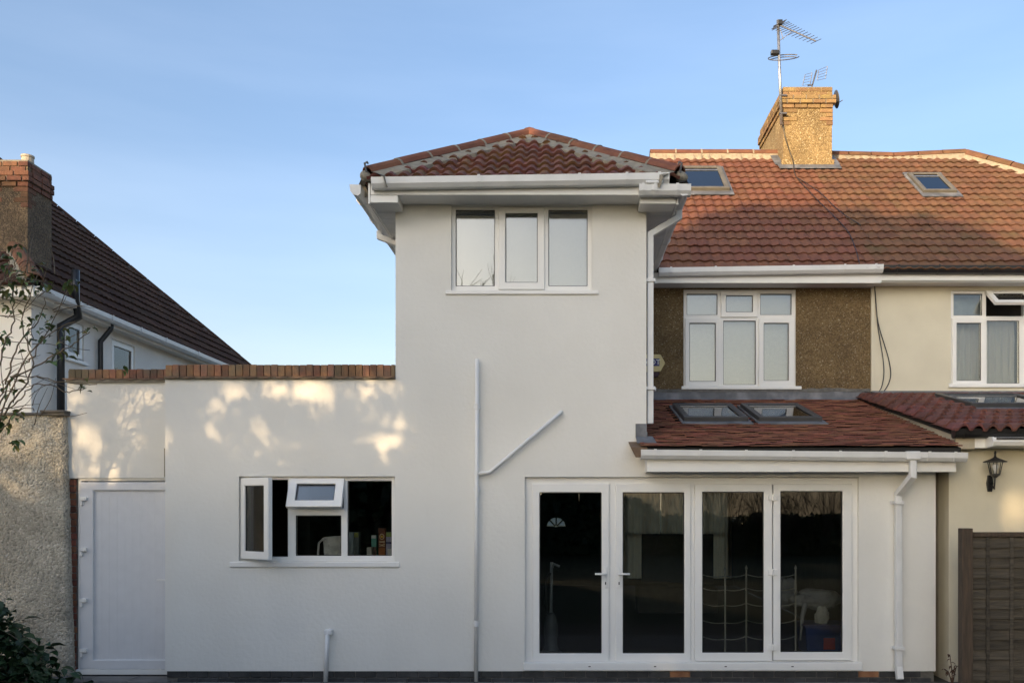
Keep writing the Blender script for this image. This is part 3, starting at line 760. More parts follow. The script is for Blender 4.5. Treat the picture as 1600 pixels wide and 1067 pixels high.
# verge and lead at the left end
b = B(); b.hexa([(lx0 - .02, LE - .02, LZ - .10), (lx0 + .10, LE - .02, LZ - .10), (lx0 + .10, LE - .02, LZ + .005), (lx0 - .075, LE - .02, LZ + .005)],
               [(lx0 - .02, -.004, LZ - .02), (lx0 + .10, -.004, LZ - .02), (lx0 + .10, -.004, LZ + .085), (lx0 - .075, -.004, LZ + .085)]); b.out('verge', 'verge_wood', lroof, bevel=.004)
b = B(); b.box(XX(993), XT1 + .002, -.014, -.003, ZZ(683), ZZ(662))
b.hexa([(XX(993), -.24, LZ + .052), (XX(1026, -.24), -.24, LZ + .052), (XX(1020, 0), .04, LZ + .14), (XX(993), -.003, LZ + .14)],
       [(XX(993), -.24, LZ + .060), (XX(1026, -.24), -.24, LZ + .060), (XX(1020, 0), .04, LZ + .148), (XX(993), -.003, LZ + .148)])
b.out('lead_flashing', 'lead', lroof)
b = B(); b.box(XT1 + .003, XT1 + .012, .0, 2.9, 2.52, 2.66); b.out('lead_flashing', 'lead', lroof)
# fascia, soffit, gutter, downpipe
b = B(); fx0, fx1 = XX(1011, -.27), XX(1494, -.27); b.box(fx0, fx1, -.27, -.25, ZZ(737, -.27), ZZ(706, -.27)); b.out('fascia', 'upvc', house, bevel=.004)
b = B(); b.box(fx0, fx1, -.249, -.002, ZZ(737, -.27) + .004, ZZ(737, -.27) + .014); b.box(fx0, fx0 + .02, -.249, -.002, ZZ(737, -.27) + .016, LZ - .05); b.out('soffit', 'soffit', house)
lg = gutter(house, (XX(1003, -.33), -.272, ZZ(703, -.33)), (XX(1508, -.33), -.272, ZZ(707.5, -.33)), (0, -1, 0), brackets=(.04, .18, .32, .465, .61, .75, .885, .965), scale=.9)
xo = XX(1425, -.33)
b = B(); b.box(xo - .075, xo + .075, -.375, -.268, ZZ(718, -.33), ZZ(705, -.33)); b.out('gutter_outlet', 'pipe', lg, bevel=.01)
downpipe(house, [(xo + .01, -.32, ZZ(717, -.32)), (xo + .01, -.32, ZZ(744, -.32)), (XX(1403, -.06), -.06, ZZ(772, -.06)), (XX(1404, -.06), -.06, .16), (XX(1406, -.1), -.10, .03)], r=.046, clips=[((XX(1403, -.06), -.06, ZZ(785, -.06)), .05), ((XX(1404, -.06), -.06, ZZ(1012, -.06)), .05)])

def skylight(parent, mtx, w_, l_, frame, h=.09, fw=.075, glass='skyglass', blind=None, skirt=.05):
    o = B().slab((0, 0, w_, l_), [(fw, fw, w_ - fw, l_ - fw)], 0, 1)
    # slab is upright (x, d, z): turn it into plane coordinates (x, y, height)
    Tm = Matrix(((1, 0, 0, 0), (0, 0, 1, 0), (0, h, 0, 0.0), (0, 0, 0, 1)))
    o = o.xf(mtx @ Tm).out('skylight', frame, parent, bevel=.008)
    B().box(fw - .002, w_ - fw + .002, fw - .002, l_ - fw + .002, h * .62, h * .78).xf(mtx).out('pane', glass, o)
    B().slab((fw - .004, fw - .004, w_ - fw + .004, l_ - fw + .004), [(fw + .018, fw + .018, w_ - fw - .018, l_ - fw - .018)], .80, .93).xf(mtx @ Tm).out('sash', frame, o, bevel=.004)
    k_ = B(); k_.box(-skirt, w_ + skirt, -.16, 0, .035, .046); k_.box(-skirt, -.004, .0, l_ + .06, .03, .05); k_.box(w_ + .004, w_ + skirt, .0, l_ + .06, .03, .05); k_.box(-skirt, w_ + skirt, l_ + .004, l_ + .08, .03, .06)
    k_.xf(mtx).out('flashing', 'lead', o)
    if blind:  # grey sheet and pale band stand in for the pane's reflection
        B().box(fw, w_ - fw, fw, l_ - fw, h * .40, h * .46).xf(mtx).out('blind', plain('painted_reflection_grey', (.20, .19, .18)), o)
        B().box(fw + .06, w_ * .72, l_ * .22, l_ * .52, h * .47, h * .52).xf(mtx).out('blind', blind, o)
    B().box(fw, w_ - fw, l_ - fw - .13, l_ - fw - .09, h * .80, h * .88).xf(mtx).out('vent_bar', 'metal', o)
    return o
for a, c in skyl:
    skylight(lroof, mL @ Matrix.Translation((a - lx0, (1.05 - LE + .03) * kl, .0)), c - a, 1.14, 'skyframe', h=.10, fw=.06, blind='reflect_band', skirt=.03)

# ------------------------------------------------------------------ main house behind
YW = 3.0
XP = 4.32                                                  # party wall
mw = (XX(1068, YW), ZZ(607, YW), XX(1244, YW), ZZ(452, YW))
b = B().slab((XT1 + .02, 2.55, XP, 5.1), [mw], YW, YW + .28); b.out('pebbledash_wall', 'pebble', house)
window(house, (1068, 452.5, 1244, 606.5), YW + .03, fixed=[(1073, 459, 1121, 492), (1188, 459, 1237, 492), (1130, 501, 1181, 601)],
       sashes=[dict(r=(1126, 455, 1183, 496), g=(1134, 462, 1176, 488)), dict(r=(1070, 497, 1125, 604), g=(1077, 505, 1118, 596)), dict(r=(1185, 497, 1241, 604), g=(1193, 505, 1232, 595))],
       sill=((1064, 604, 1251, 609), .06), glass='glass_top')
# stepped lead and cement over the lean-to
rnd = random.Random(14)
b = B(); zt = LZ + LT * (2.97 - LE)
xs = [XT1 + .05 + i * .12 for i in range(29)]
prev = None
for i, x in enumerate(xs):
    x = min(x, XP - .0)
    t = zt + .14 + .02 * noise.noise(Vector((x * 3, 0, 0)))
    ring = [b.bm.verts.new(p) for p in ((x, 2.93, zt + .0), (x, 2.972, zt + .05), (x, 2.975, t), (x, 2.999, t))]
    if prev:
        for k_ in range(3): b.bm.faces.new((prev[k_], ring[k_], ring[k_ + 1], prev[k_ + 1]))
    prev = ring
b.out('lead_flashing', 'lead', lroof)
b = B(); prev = None
for i in range(60):
    x = XT1 + .05 + i * (XP - XT1 - .06) / 59
    t = zt + .155 + .02 * noise.noise(Vector((x * 3, 0, 0))); h2 = t + .02 + .035 * abs(noise.noise(Vector((x * 5, 4, 0))))
    ring = [b.bm.verts.new(p) for p in ((x, 2.968, t - .02), (x, 2.985, h2), (x, 2.999, h2 + .005))]
    if prev:
        for k_ in range(2): b.bm.faces.new((prev[k_], ring[k_], ring[k_ + 1], prev[k_ + 1]))
    prev = ring
b.out('cement_fillet', 'mortar_dark', lroof)

# main roof (rear slope in view, front slope and hip close it)
ME, MZ, MT = 2.68, 5.10, .79
RY = 6.5; RZ = MZ + MT * (RY - ME); rx0 = 1.55; mex0 = -2.1
b = B()
b.poly([(mex0, ME, MZ), (XP, ME, MZ), (XP, RY, RZ), (rx0, RY, RZ)])
b.poly([(mex0, ME, MZ), (rx0, RY, RZ), (mex0, 10.3, MZ)])
b.poly([(XP, RY, RZ), (XP, 10.3, MZ), (mex0, 10.3, MZ), (rx0, RY, RZ)])
b.poly([(mex0, ME, MZ - .03), (mex0, 10.3, MZ - .03), (XP, 10.3, MZ - .03), (XP, ME, MZ - .03)])
mroof = b.out('roof', 'felt', house)
km = math.hypot(1, MT); LM = (RY - ME) * km
mM = frame_of((0, ME - .05, MZ - .05 * MT), (1, 0, 0), (0, 1, MT))
sk1 = (1.93, 5.0, 2.71, 5.86)
def pl_y(Y): return (Y - ME + .05) * km
hip = Vector((rx0 - mex0, (RY - ME) * km)); 
cl = [(XP - .005, 0, -1, 0), (0, 0, 0, 1), (0, LM + .02, 0, -1), (mex0, 0, hip.y, -hip.x)]
chw = (3.83, 6.0, 4.68, 7.8)
hol = [(sk1[0] - .03, pl_y(sk1[1]), sk1[2] + .03, pl_y(sk1[3])), (chw[0] + .02, pl_y(chw[1]), 9, 99)]
lay(mroof, 'tile', mM, lambda: roman_bm(.30, .33), .30, .33, .268, (mex0, XP), 19, cl, holes=hol, vis=lambda qx, qy, wp: qx > 1010 and wp.y > ME and wp.x > .9, seed=21)
ridge(mroof, (rx0, RY, RZ + .05), (3.86, RY, RZ + .04), 'tile', 'mortar_pale', seed=31, r=.12, seg=.46, bedw=.17, bedh=.16)
skylight(mroof, mM @ Matrix.Translation((sk1[0], pl_y(sk1[1]), .02)), sk1[2] - sk1[0], (sk1[3] - sk1[1]) * km, 'skyframe_tan', h=.10, fw=.065, glass='skyglass_blue')
# eaves
b = B(); b.box(1.22, XP + .05, 2.70, 2.72, 4.925, 5.07); b.out('fascia', 'upvc', house, bevel=.003)
b = B(); b.box(1.22, XP + .03, 2.721, 2.998, 4.93, 4.94); b.out('soffit', 'soffit', house)
gutter(house, (XX(1031, 2.6), 2.70, ZZ(419, 2.6)), (XX(1379, 2.6), 2.70, ZZ(413.5, 2.6)), (0, -1, 0), brackets=(.05, .25, .6, .83, .97))

# chimney on the party wall
ctop = ZZ(137, 6.0)
ch = B(); ch.box(chw[0], chw[2], chw[1], chw[3], 7.0, ctop - .02); chim = ch.out('chimney', 'pebble_gold', house)
rnd = random.Random(17)
def brick_course(parent, x0, x1, y0, y1, z, h, ofs, mtl, faces='FL', lx=.215):
    # front and left (or right) faces of a course, brick by brick
    x = x0 - (lx * .5 if ofs else 0)
    while x < x1:
        a, c = max(x, x0), min(x + lx, x1)
        if c - a > .03: B().box(a + .003, c - .005, y0 + rnd.uniform(-.004, .004), y0 + .10, z + .004, z + h - .005).out('brick', mtl, parent, bevel=.004, seg=1)
        x += lx + .01
    if 'L' in faces or 'R' in faces:
        y = y0 + .105
        while y < y1:
            c = min(y + lx, y1)
            if 'L' in faces: B().box(x0 + rnd.uniform(-.004, .004), x0 + .10, y + .003, c - .005, z + .004, z + h - .005).out('brick', mtl, parent, bevel=.004, seg=1)
            if 'R' in faces: B().box(x1 - .10, x1 + rnd.uniform(-.004, .004), y + .003, c - .005, z + .004, z + h - .005).out('brick', mtl, parent, bevel=.004, seg=1)
            y += lx + .01
hz_ = .0735
for i in range(2): brick_course(chim, chw[0] - .01, chw[2] + .01, chw[1] - .012, chw[3], ctop - (i + 1) * hz_, hz_, i % 2, 'brick_pale')
for i in range(2, 4): brick_course(chim, chw[0] - .055, chw[2] + .06, chw[1] - .06, chw[3], ctop - (i + 1) * hz_, hz_, i % 2, 'brick_pale')
brick_course(chim, chw[0] - .025, chw[2] + .03, chw[1] - .03, chw[3], ctop - 5 * hz_, hz_, 0, 'brick_pale')
b = B(); b.box(chw[0] - .04, chw[2] + .045, chw[1] - .045, chw[3], ctop - 3.98 * hz_, ctop - 2.02 * hz_); b.box(chw[0], chw[2], chw[1], chw[3], ctop - .02, ctop + .01); b.out('flaunching', 'mortar', chim)
for i in range(5, 9):      # quoin bricks at the corners
    z = ctop - (i + 1) * hz_
    wq = .21 if i % 2 else .10
    B().box(chw[0] - .012, chw[0] + wq + .03, chw[1] - .014, chw[1] + .10, z + .004, z + hz_ - .004).out('brick', 'brick_pale', chim, bevel=.004, seg=1)
    B().box(chw[2] - wq, chw[2] + .012, chw[1] - .014, chw[1] + .10, z + .004, z + hz_ - .004).out('brick', 'brick_pale', chim, bevel=.004, seg=1)
# lead apron round the stack foot
b = B(); zf = MZ + MT * (chw[1] - ME)
for (x0, x1, y0, y1) in ((chw[0] - .10, chw[2] + .12, chw[1] - .16, chw[1] + .0), (chw[0] - .14, chw[0] - .0, chw[1], RY - .03), (chw[2], chw[2] + .14, chw[1], RY - .03)):
    za, zb = MZ + MT * (y0 - ME) + .085, MZ + MT * (y1 - ME) + .085
    b.hexa([(x0, y0, za), (x1, y0, za), (x1, y1, zb), (x0, y1, zb)], [(x0, y0, za + .012), (x1, y0, za + .012), (x1, y1, zb + .012), (x0, y1, zb + .012)])
b.out('lead_apron', 'lead', chim)
b = B(); b.box(chw[0] - .03, chw[2] + .03, chw[1] - .03, chw[1] + .03, zf + .02, zf + .16); b.out('cement_base', 'pebble_gold', chim)

# inside: dim rooms
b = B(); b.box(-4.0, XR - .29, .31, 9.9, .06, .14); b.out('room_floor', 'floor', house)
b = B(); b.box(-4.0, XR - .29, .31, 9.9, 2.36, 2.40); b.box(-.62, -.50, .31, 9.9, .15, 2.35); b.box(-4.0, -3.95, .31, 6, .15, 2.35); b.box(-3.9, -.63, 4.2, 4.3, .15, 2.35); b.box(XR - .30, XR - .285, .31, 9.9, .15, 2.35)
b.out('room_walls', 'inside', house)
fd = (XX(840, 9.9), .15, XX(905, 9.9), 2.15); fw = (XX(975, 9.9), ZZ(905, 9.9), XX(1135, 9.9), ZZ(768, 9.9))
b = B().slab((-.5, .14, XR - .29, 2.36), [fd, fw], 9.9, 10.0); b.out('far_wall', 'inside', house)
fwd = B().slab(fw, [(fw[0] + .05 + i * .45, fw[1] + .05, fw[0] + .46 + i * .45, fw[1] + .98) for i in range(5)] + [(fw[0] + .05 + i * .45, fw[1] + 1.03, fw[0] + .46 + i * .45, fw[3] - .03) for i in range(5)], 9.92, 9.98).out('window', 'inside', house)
B().box(fw[0] + .02, fw[2] - .02, 9.945, 9.955, fw[1] + .02, fw[3] - .02).out('pane', 'glass', fwd)
# far front door with a fan of small panes
fr = B(); cx, cz_, rr = XX(869, 9.9), ZZ(823, 9.9), .205
N = 16
arc = [(cx + rr * math.cos(math.pi * i / N), cz_ + rr * math.sin(math.pi * i / N)) for i in range(N + 1)]
for yy in (9.93, 9.97):
    vs_ = lambda p: fr.bm.verts.new((p[0], yy, p[1]))
    fr.bm.faces.new([vs_(p) for p in ((fd[0], fd[1]), (fd[2], fd[1]), (fd[2], cz_), (fd[0], cz_))])
    top = []
    for i in range(N + 1):
        a = math.pi * i / N; t = min((fd[2] - cx) / max(1e-6, math.cos(a)) if math.cos(a) > 0 else (fd[0] - cx) / min(-1e-6, math.cos(a)) if abs(math.cos(a)) > 1e-3 else 9, (fd[3] - cz_) / max(1e-6, math.sin(a)))
        top.append((cx + t * math.cos(a), cz_ + t * math.sin(a)))
    for i in range(N):
        fr.bm.faces.new([vs_(p) for p in (arc[i], top[i], top[i + 1], arc[i + 1])])
fdo = fr.out('front_door', 'inside', house, fix=False)
for i in range(4):
    a0, a1 = math.pi * i / 4 + .09, math.pi * (i + 1) / 4 - .09
    p = [(cx + rr * .22 * math.cos((a0 + a1) / 2), cz_ + .012 + rr * .22 * math.sin((a0 + a1) / 2))] + [(cx + rr * .93 * math.cos(a0 + (a1 - a0) * q / 5), cz_ + .012 + rr * .93 * math.sin(a0 + (a1 - a0) * q / 5)) for q in range(6)]
    bb = B(); bb.hexa([(q[0], 9.945, q[1]) for q in p], [(q[0], 9.955, q[1]) for q in p]); bb.out('pane', 'frost', fdo)
b = B()
for i in range(5):
    a = math.pi * i / 4; b.tube([(cx + .03 * math.cos(a), 9.95, cz_ + .03 * math.sin(a)), (cx + rr * math.cos(a), 9.95, cz_ + rr * math.sin(a))], .014, 4)
b.out('glazing_bars', 'inside', fdo)

# =================================================================== NEIGHBOUR ON THE RIGHT (other half of the pair)
nh = thing('neighbour_house', 'cream painted adjoining house with brown tiled hipped roof and single storey rear lean-to', 'house', (7.5, 3.0, 0))
nw = (XX(1485, YW), ZZ(603, YW), XX(1662, YW), ZZ(454, YW))
b = B().slab((XP + .004, 2.3, 11.2, 5.1), [nw], YW - .012, YW + .28); b.out('upper_wall', 'cream', nh)
b = B(); b.box(XP + .004, XP + .05, YW - .03, YW - .012, 3.0, 4.93); b.out('render_stop', 'cream', nh)
window(nh, (1485, 454.5, 1662, 602.5), YW + .02, fixed=[(1490, 459, 1535, 493), (1542, 501, 1593, 599), (1612, 459, 1657, 493)],
       sashes=[dict(r=(1539, 455, 1601, 496), g=(1547, 463, 1594, 488), open=('top', R(52))), dict(r=(1487, 497, 1540, 601), g=(1494, 505, 1532, 595)), dict(r=(1600, 497, 1660, 601), g=(1608, 505, 1652, 595))],
       sill=((1480, 600, 1668, 606), .06))
NRX = 7.22; nex1 = 11.25
b = B()
b.poly([(XP + .003, ME, MZ), (nex1, ME, MZ), (NRX, RY, RZ), (XP + .003, RY, RZ)])
b.poly([(nex1, ME, MZ), (nex1, 10.3, MZ), (NRX, RY, RZ)])
b.poly([(XP + .003, RY, RZ), (NRX, RY, RZ), (nex1, 10.3, MZ), (XP + .003, 10.3, MZ)])
b.poly([(XP + .003, ME, MZ - .03), (XP + .003, 10.3, MZ - .03), (nex1, 10.3, MZ - .03), (nex1, ME, MZ - .03)])
nroof = b.out('roof', 'felt', nh)
sk2 = (5.82, 4.93, 6.37, 5.62)
hip2 = Vector((NRX - nex1, LM))
cl = [(XP + .003, 0, 1, 0), (0, 0, 0, 1), (0, LM + .02, 0, -1), (nex1, 0, -LM, hip2.x)]
hol = [(sk2[0] - .03, pl_y(sk2[1]), sk2[2] + .03, pl_y(sk2[3])), (-9, pl_y(chw[1]), chw[2] - .02, 99)]
lay(nroof, 'tile_old', mM, lambda: roman_bm(.30, .33), .30, .33, .268, (XP + .003, nex1), 19, cl, holes=hol, seed=22)
ridge(nroof, (4.70, RY, RZ + .02), (5.9, RY, RZ - .01), 'tile_old', 'mortar_pale', seed=33, r=.12, seg=.46, bedw=.16, bedh=.15, joint=False)
ridge(nroof, (5.9, RY, RZ - .01), (NRX, RY, RZ + .05), 'tile_old', 'mortar_pale', seed=34, r=.12, seg=.46, bedw=.16, bedh=.15, joint=False)
ridge(nroof, (nex1, ME, MZ + .05), (NRX, RY, RZ + .05), 'tile_old', 'mortar_pale', seed=35, r=.12, seg=.46, bedw=.2, bedh=.15, joint=False)
skylight(nroof, mM @ Matrix.Translation((sk2[0], pl_y(sk2[1]), .02)), sk2[2] - sk2[0], (sk2[3] - sk2[1]) * km, 'skyframe_tan', h=.09, fw=.055, glass='skyglass_blue')
b = B(); b.box(XP + .055, 11.3, 2.72, 2.74, 4.965, 5.07); b.out('fascia', 'upvc', nh, bevel=.003)
b = B(); b.box(XP + .035, 11.3, 2.741, 2.985, 4.95, 4.96); b.out('soffit', 'soffit', nh)
gutter(nh, (XX(1381, 2.6), 2.72, ZZ(414, 2.6)), (11.3, 2.72, ZZ(416, 2.6)), (0, -1, 0), material='black', brackets=(.03, .11, .2, .28, .4, .6, .8), scale=.95)
# its lean-to
NX = 4.145
NE, NZ = -.20, ZZ(676, -.25); NTn = (ZZ(622, 2.97) - NZ) / (2.97 - NE)
b = B(); b.box(NX, 9.5, .03, .3, -.1, NZ - .10); b.out('lower_wall', 'cream', nh)
b = B(); pts = [(.302, -.1), (2.96, -.1), (2.96, NZ + NTn * (2.96 - NE) - .03), (.302, NZ + NTn * (.302 - NE) - .03)]
b.hexa([(NX, p[0], p[1]) for p in pts], [(NX + .2, p[0], p[1]) for p in pts])
pts = [(NE + .06, NZ - .16), (.30, NZ - .16), (.30, NZ + NTn * (.30 - NE) - .03), (NE + .06, NZ - .02)]
b.hexa([(NX - .004, p[0], p[1]) for p in pts], [(NX + .2, p[0], p[1]) for p in pts])
b.out('flank_wall', 'beige', nh)
pts = [(NX - .02, NE, NZ), (9.5, NE, NZ), (9.5, 2.97, NZ + NTn * (2.97 - NE)), (NX - .02, 2.97, NZ + NTn * (2.97 - NE))]
b = B(); b.hexa([(p[0], p[1], p[2] - .03) for p in pts], pts); nl = b.out('roof', 'felt', nh)
kn = math.hypot(1, NTn)
mN = frame_of((NX - .06, NE - .06, NZ - .06 * NTn), (1, 0, 0), (0, 1, NTn))
ns = (4.98, 1.35, 6.1, 2.45)
hol = [(ns[0] - NX + .06, (ns[1] - NE) * kn, ns[2] - NX + .06, (ns[3] - NE) * kn)]
lay(nl, 'tile_pan', mN, lambda: roman_bm(.30, .36, hgt=.055, front=.06, back=.015, lip=.03, n=10), .30, .36, .30, (0, 5.3), 12, [(0, 0, 1, 0), (5.3, 0, -1, 0), (0, 0, 0, 1), (0, 3.2 * kn, 0, -1)], holes=hol, seed=23, smooth=False)
skylight(nl, mN @ Matrix.Translation((ns[0] - NX + .06, (ns[1] - NE + .06) * kn, .03)), 1.1, 1.1 * kn, 'skyframe', h=.10, blind='reflect_band')
b = B(); b.box(XP, 9.4, 2.93, 2.985, ZZ(622, 2.97), ZZ(611, 2.97)); b.out('lead_flashing', 'lead', nl, bevel=.006)
b = B(); b.box(XX(1500, -.12), 9.5, -.13, -.11, ZZ(700, -.12), ZZ(675, -.12)); b.out('fascia', 'upvc', nh, bevel=.004)
b = B(); b.box(XX(1500, -.12), 9.5, -.109, .028, ZZ(700, -.12) + .004, ZZ(700, -.12) + .014); b.out('soffit', 'soffit', nh)
gutter(nh, (XX(1496, -.25), -.13, ZZ(670, -.2)), (9.5, -.13, ZZ(671, -.2)), (0, -1, 0), material='black', brackets=(.02, .12, .25, .4), scale=.9)

# awning cassette
aw = thing('awning', 'white folded awning cassette fixed under the neighbour black gutter', 'awning', (6.0, -.2, ZZ(690, -.2)))
x0 = XX(1551, -.25)
b = B(); pr = [(0, .055), (.14, .045), (.17, 0), (.15, -.045), (0, -.055)]
b.sweep(pr, (x0, -.132, ZZ(690, -.25)), (8.2, -.132, ZZ(690, -.25)), (0, -1, 0)); b.out('cassette', 'upvc', aw, bevel=.006)
b = B(); b.box(x0 + .02, 8.2, -.300, -.285, ZZ(687, -.25), ZZ(684, -.25)); b.out('cassette_slot', 'skyframe', aw)
b = B(); b.sweep([(q[0] * 1.05, q[1] * 1.1) for q in pr], (x0 - .02, -.132, ZZ(690, -.25)), (x0, -.132, ZZ(690, -.25)), (0, -1, 0)); b.out('end_cap', 'upvc', aw)

# lantern
lx, ly, lz = XX(1555, -.16), -.16, ZZ(722, -.16)
lp = thing('wall_lantern', 'black carriage lantern on the cream wall above the fence', 'wall lamp', (XX(1548, .02), .03, ZZ(760, .02)))
b = B(); x = XX(1547, .01); z0, z1 = ZZ(768, .01), ZZ(742, .01)
pts = [(x - .022, z0), (x + .022, z0), (x + .036, (z0 + z1) / 2), (x + .022, z1), (x - .022, z1), (x - .036, (z0 + z1) / 2)]
b.hexa([(p[0], .005, p[1]) for p in pts], [(p[0], .028, p[1]) for p in pts]); b.out('backplate', 'black', lp, bevel=.004)
b = B(); b.tube([(x, .01, (z0 + z1) / 2), (x + .01, -.07, z0 + .03), (lx, ly + .02, z0 + .035), (lx, ly, lz - .125)], .009, 8); b.out('arm', 'black', lp, smooth=True)
b = B(); b.lathe((lx, ly, lz), [(.118, .0), (.118, .008), (.05, .035), (.02, .05), (.011, .06), (.011, .09), (.014, .1), (.006, .115), (.002, .125)], 16); b.out('lantern_roof', 'black', lp, smooth=False)
b = B(); b.lathe((lx, ly, lz - .135), [(.012, -.03), (.035, -.01), (.05, 0), (.05, .012), (.012, .016)], 12); b.out('lantern_base', 'black', lp)
b = B()
for i in range(6):
    a = i * math.pi / 3 + .3; b.tube([(lx + .075 * math.cos(a), ly + .075 * math.sin(a), lz), (lx + .048 * math.cos(a), ly + .048 * math.sin(a), lz - .125)], .005, 4)
b.out('lantern_bars', 'black', lp)
b = B(); b.lathe((lx, ly, lz - .115), [(.012, 0), (.014, .025), (.03, .055), (.034, .075), (.02, .1), (.004, .105)], 12); b.out('bulb', 'white', lp, smooth=True)

# =================================================================== LEFT NEIGHBOUR
LX = -7.42
lh = thing('left_house', 'pale house with steep dark brown tiled roof and tall brick topped chimney', 'house', (-10, 7, 0))
Mx = Matrix(((0, -1, 0, LX), (1, 0, 0, 0), (0, 0, 1, 0), (0, 0, 0, 1)))       # (u, d, z) -> (LX - d, u, z)
z0 = 4.88
b = B().slab((3.102, -.1, 12, z0), [(3.76, 4.09, 4.27, 4.66), (5.12, 3.95, 5.92, 4.62)], 0, .28).xf(Mx); b.out('flank_wall', 'greywhite', lh)
b = B(); b.box(-14.5, LX, 2.9, 3.1, -.1, z0); b.out('rear_wall', 'greywhite', lh)
for u0, u1, a, c in ((3.76, 4.27, 4.09, 4.66), (5.12, 5.92, 3.95, 4.62)):
    window(lh, (u0, a, u1, c), 0, fixed=[], sashes=[dict(r=(u0 + .03, a + .03, u1 - .03, c - .03), g=(u0 + .10, a + .10, u1 - .10, c - .10))], sill=((u0 - .06, a - .05, u1 + .06, a), .07), M4=Mx @ Matrix.Translation((0, .03, 0)), px=False)
LEX, LT2 = -7.22, .95
zE = 4.90; ly0, ly1 = 2.65, 12.25; run = (ly1 - ly0) / 2
b = B()
ra, rb_ = (LEX - run, ly0 + run, zE + run * LT2), (LEX - run - 3, ly0 + run, zE + run * LT2)
b.poly([(LEX, ly0, zE), (LEX, ly1, zE), ra]); b.poly([(LEX, ly0, zE), ra, rb_, (LEX - run * 2 - 3, ly0, zE)]); b.poly([(LEX, ly1, zE), (LEX - run * 2 - 3, ly1, zE), rb_, ra])
b.poly([(LEX, ly0, zE - .02), (LEX - run * 2 - 3, ly0, zE - .02), (LEX - run * 2 - 3, ly1, zE - .02), (LEX, ly1, zE - .02)])
lroof2 = b.out('roof', 'felt', lh)
mD = frame_of((LEX + .05, ly0, zE - .05), (0, 1, 0), (-1, 0, LT2)); k2 = math.hypot(1, LT2)
lay(lroof2, 'tile_dark', mD, lambda: roman_bm(.30, .38, hgt=.016, front=.05, back=.012, lip=.03), .30, .38, .32, (0, ly1 - ly0), 22, [(0, 0, k2, -1), (ly1 - ly0, 0, -k2, -1), (0, 0, 0, 1)], seed=24, vis=lambda qx, qy, wp: qx > 60)
mD2 = frame_of((LEX, ly0 - .05, zE - .05), (-1, 0, 0), (0, 1, LT2))
mD2 = frame_of((LEX - 12, ly0 - .05, zE - .05), (1, 0, 0), (0, 1, LT2))
lay(lroof2, 'tile_dark', mD2, lambda: roman_bm(.30, .38, hgt=.016, front=.05, back=.012, lip=.03), .30, .38, .32, (6, 12), 20, [(12, 0, -k2, -1), (0, 0, 0, 1), (7, 0, 1, 0)], seed=25, limit=0)
ridge(lroof2, (LEX, ly0, zE + .05), (ra[0], ra[1], ra[2] + .05), 'tile_old', 'mortar', seed=36, bedw=.15, bedh=.1, joint=False)
ridge(lroof2, (LEX, ly1, zE + .03), (ra[0], ra[1], ra[2] + .03), 'tile_dark', 'mortar_dark', seed=37, r=.08, bedw=.1, bedh=.08, joint=False)
b = B(); b.box(LEX - .03, LEX - .01, 2.65, 12.2, zE - .17, zE - .02); b.out('fascia', 'greywhite', lh)
b = B(); b.box(LX + .003, LEX - .031, 2.65, 12.2, zE - .16, zE - .15); b.box(-14.4, LX, 2.65, 2.88, zE - .16, zE - .15); b.out('soffit', 'greywhite', lh)
b = B(); b.box(-14.4, LEX - .012, 2.63, 2.649, zE - .17, zE - .02); b.out('fascia', 'greywhite', lh)
gutter(lh, (LEX - .008, 2.66, zE - .03), (LEX - .008, 12.2, zE - .03), (1, 0, 0), material='pipe', brackets=(.1, .2, .3, .4, .55))
# chimney
lc = (-8.25, 3.25, -7.68, 3.85); lt = ZZ(252, 3.25)
b = B(); b.box(lc[0], lc[2], lc[1], lc[3], 4.6, lt - .02); lch = b.out('chimney', 'pebble_dark', lh)
for i in range(9):
    o_ = .012 if i < 2 else .05 if i < 4 else .02 if i == 4 else .006
    if i < 5: brick_course(lch, lc[0] - o_, lc[2] + o_, lc[1] - o_, lc[3], lt - (i + 1) * hz_, hz_, i % 2, 'brick_soot', faces='R')
    else:
        z = lt - (i + 1) * hz_; wq = .2 if i % 2 else .1
        B().box(lc[0] - .006, lc[0] + wq, lc[1] - .006, lc[1] + .1, z + .004, z + hz_ - .004).out('brick', 'brick_soot', lch, bevel=.004, seg=1)
        B().box(lc[2] - wq, lc[2] + .006, lc[1] - .006, lc[1] + wq, z + .004, z + hz_ - .004).out('brick', 'brick_soot', lch, bevel=.004, seg=1)
b = B(); b.box(lc[0] - .03, lc[2] + .03, lc[1] - .03, lc[3] + .0, lt - 3.97 * hz_, lt - 2.03 * hz_); b.box(lc[0], lc[2], lc[1], lc[3], lt - .02, lt + .02); b.out('flaunching', 'mortar', lch)
b = B(); b.lathe((XX(42, 3.4), 3.42, lt + .01), [(.085, 0), (.08, .1), (.09, .105), (.09, .13), (.06, .13)], 14); b.out('chimney_pot', 'pot', lch)
# second, farther stack cut by the picture edge
b = B(); b.box(-9.6, -8.55, 3.6, 4.1, 4.6, ZZ(258, 3.6)); b.out('chimney', 'brick_brown', lh)
# black soil pipe and downpipe
b = B(); yv = 4.0; xv = LX + .10
def FY(px, X): return X / (px - VX) * F + CY
b.tube([(xv + .18, FY(118, xv + .18), zE + .42), (xv + .18, FY(118, xv + .18), zE - .02), (xv + .1, FY(112, xv), zE - .22), (xv, FY(95, xv), zE - .42), (xv, FY(95, xv), 2.9)], .054, 10)
b.out('soil_pipe', 'black', lh, smooth=True)
b = B(); b.tube([(xv + .08, FY(166, xv), zE - .1), (xv + .08, FY(166, xv), zE - .2), (xv - .04, FY(161, xv), zE - .42), (xv - .04, FY(161, xv), 1.0)], .04, 8); b.out('downpipe', 'black', lh, smooth=True)

